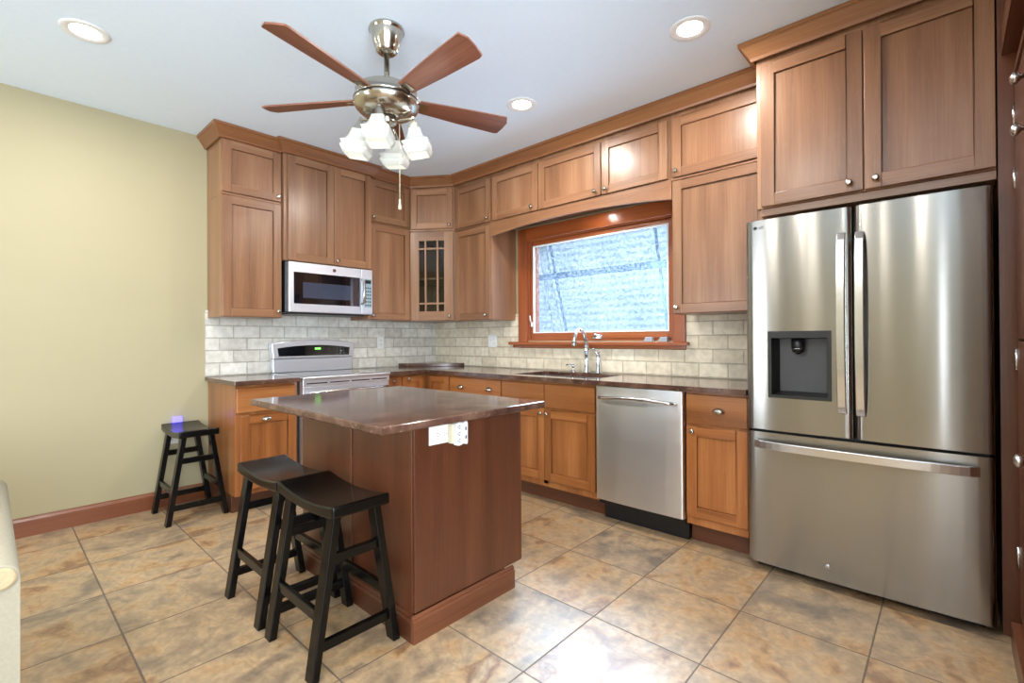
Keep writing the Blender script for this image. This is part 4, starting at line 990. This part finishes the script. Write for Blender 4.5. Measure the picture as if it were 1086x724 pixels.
# ------------------------------------------------------------------ recessed ceiling lights
def downlight(x, y, label):
    t = thing('recessed_light', label, 'ceiling light', (x, y, CEIL), 0, 'recessed ceiling lights')
    MB().lathe([(.098, -.0005), (.098, -.004), (.090, -.007), (.064, -.005), (.0602, -.0005)], (0, 0, 0), 36).build('trim_ring', 'white_trim', t)
    MB().lathe([(.060, -.0008), (.060, -.0035), (.03, -.0045), (.001, -.005)], (0, 0, 0), 32).build('lens', 'lamp', t)
    l = area('downlight_beam', (0, 0, -.012), (0, 0, -1), .12, .12, DOWN_W, WARM, 'DISK'); l.parent = t
    return t
downlight(1.008, -3.010, 'recessed ceiling light at the upper left, above the yellow wall side')
downlight(2.105, -.962, 'recessed ceiling light right of the fan, near the window cabinets')
downlight(3.232, -.975, 'recessed ceiling light left of the fridge cabinet')
downlight(3.2, -3.05, 'added unseen ceiling light behind the viewer')  # lamps behind the viewer are added unseen, for room light and steel streaks
downlight(2.2, -4.6, 'added unseen ceiling light behind the viewer')
downlight(3.1, -5.6, 'added unseen ceiling light behind the viewer')
downlight(4.0, -4.6, 'added unseen ceiling light behind the viewer')
for o in bpy.data.objects:
    if o.get('label') == 'added unseen ceiling light behind the viewer': o['group'] = 'added unseen lights behind the viewer'

# ------------------------------------------------------------------ tall pantry at the right edge
t = thing('pantry_cabinet', 'tall dark oak pantry cabinet seen edge-on at the right border', 'cabinet', (0, 0, 0))
PX = 4.392
MB().box(PX, RX - .01, -2.3, -.65, .10, 2.42).build('body', 'island_v', t)
MB().box(PX - .047, RX - .01, -2.3, -.70, 0, .099).build('plinth', 'island_y', t)
MB().prism([(PX + .02, 2.421), (PX - .052, 2.30), (PX - .052, 2.312), (PX - .03, 2.425)][::-1], 'y', -2.3, -.63).prism([(PX - .052, 2.30), (PX - .0005, 2.30), (PX - .0005, 2.42), (PX - .052, 2.42)], 'y', -2.3, -.632).build('cornice', 'island_y', t)
MB().box(PX - .026, PX - .0005, -2.3, -.632, 2.172, 2.20).build('light_rail', 'island_y', t)
def pdoor(y0, y1, z0, z1, kz, hz):
    d = MB().box(PX - .020, PX - .0005, y0, y1, z0, z1).build('door', 'island_v', t, bevel=.002)
    for z in kz: MB().lathe([(.007, 0), (.007, .012), (.013, .016), (.022, .024), (.020, .034), (.010, .040)], (PX - .020, y0 + .05, z), 16, axis='-x').build('knob', 'steel_plain', d)
    for z in hz: MB().lathe([(.006, -.04), (.006, .04)], (PX - .022, y1 + .0, z), 10).build('hinge', 'steel_plain', d)
pdoor(-1.11, -.668, 1.18, 2.165, (2.04, 1.87), (1.80, 2.05)); pdoor(-1.11, -.668, .115, 1.17, (.78,), (1.10, .34))

# ------------------------------------------------------------------ cream armchair at the left border
t = thing('armchair', 'cream upholstered armchair with rolled arm, cut off by the left border', 'armchair', (0, 0, 0))
AX, AY, AZ = 2.43, -3.318, .598
def roll_arm(yc, nm='arm'):
    mb = MB().lathe([(.030, 0), (.0335, .006), (.0335, 1.1)], (AX, yc, AZ), 28, axis='-x')
    mb.box(AX - 1.1, AX - .004, yc - .030, yc + .033, .10, AZ)
    a = mb.build(nm, 'cream', t)
    MB().lathe([(.0275, 0), (.0275, .003), (.02, .004)], (AX, yc, AZ), 24, axis='x').build('roll_end', 'tan', a)
roll_arm(AY); roll_arm(AY - .66)
MB().box(AX - 1.0, AX - .02, AY - .625, AY - .035, .16, .44).build('seat', 'cream', t, bevel=.03, seg=3)
MB().prism([(AX - 1.1, .10), (AX - .98, .10), (AX - 1.04, .70), (AX - 1.12, .70)], 'y', AY - .625, AY - .035).build('backrest', 'cream', t)
for x in (AX - .05, AX - 1.05):
    for y in (AY - .01, AY - .65): MB().box(x - .02, x + .02, y - .018, y + .018, 0, .10).build('leg', 'island_v', t)
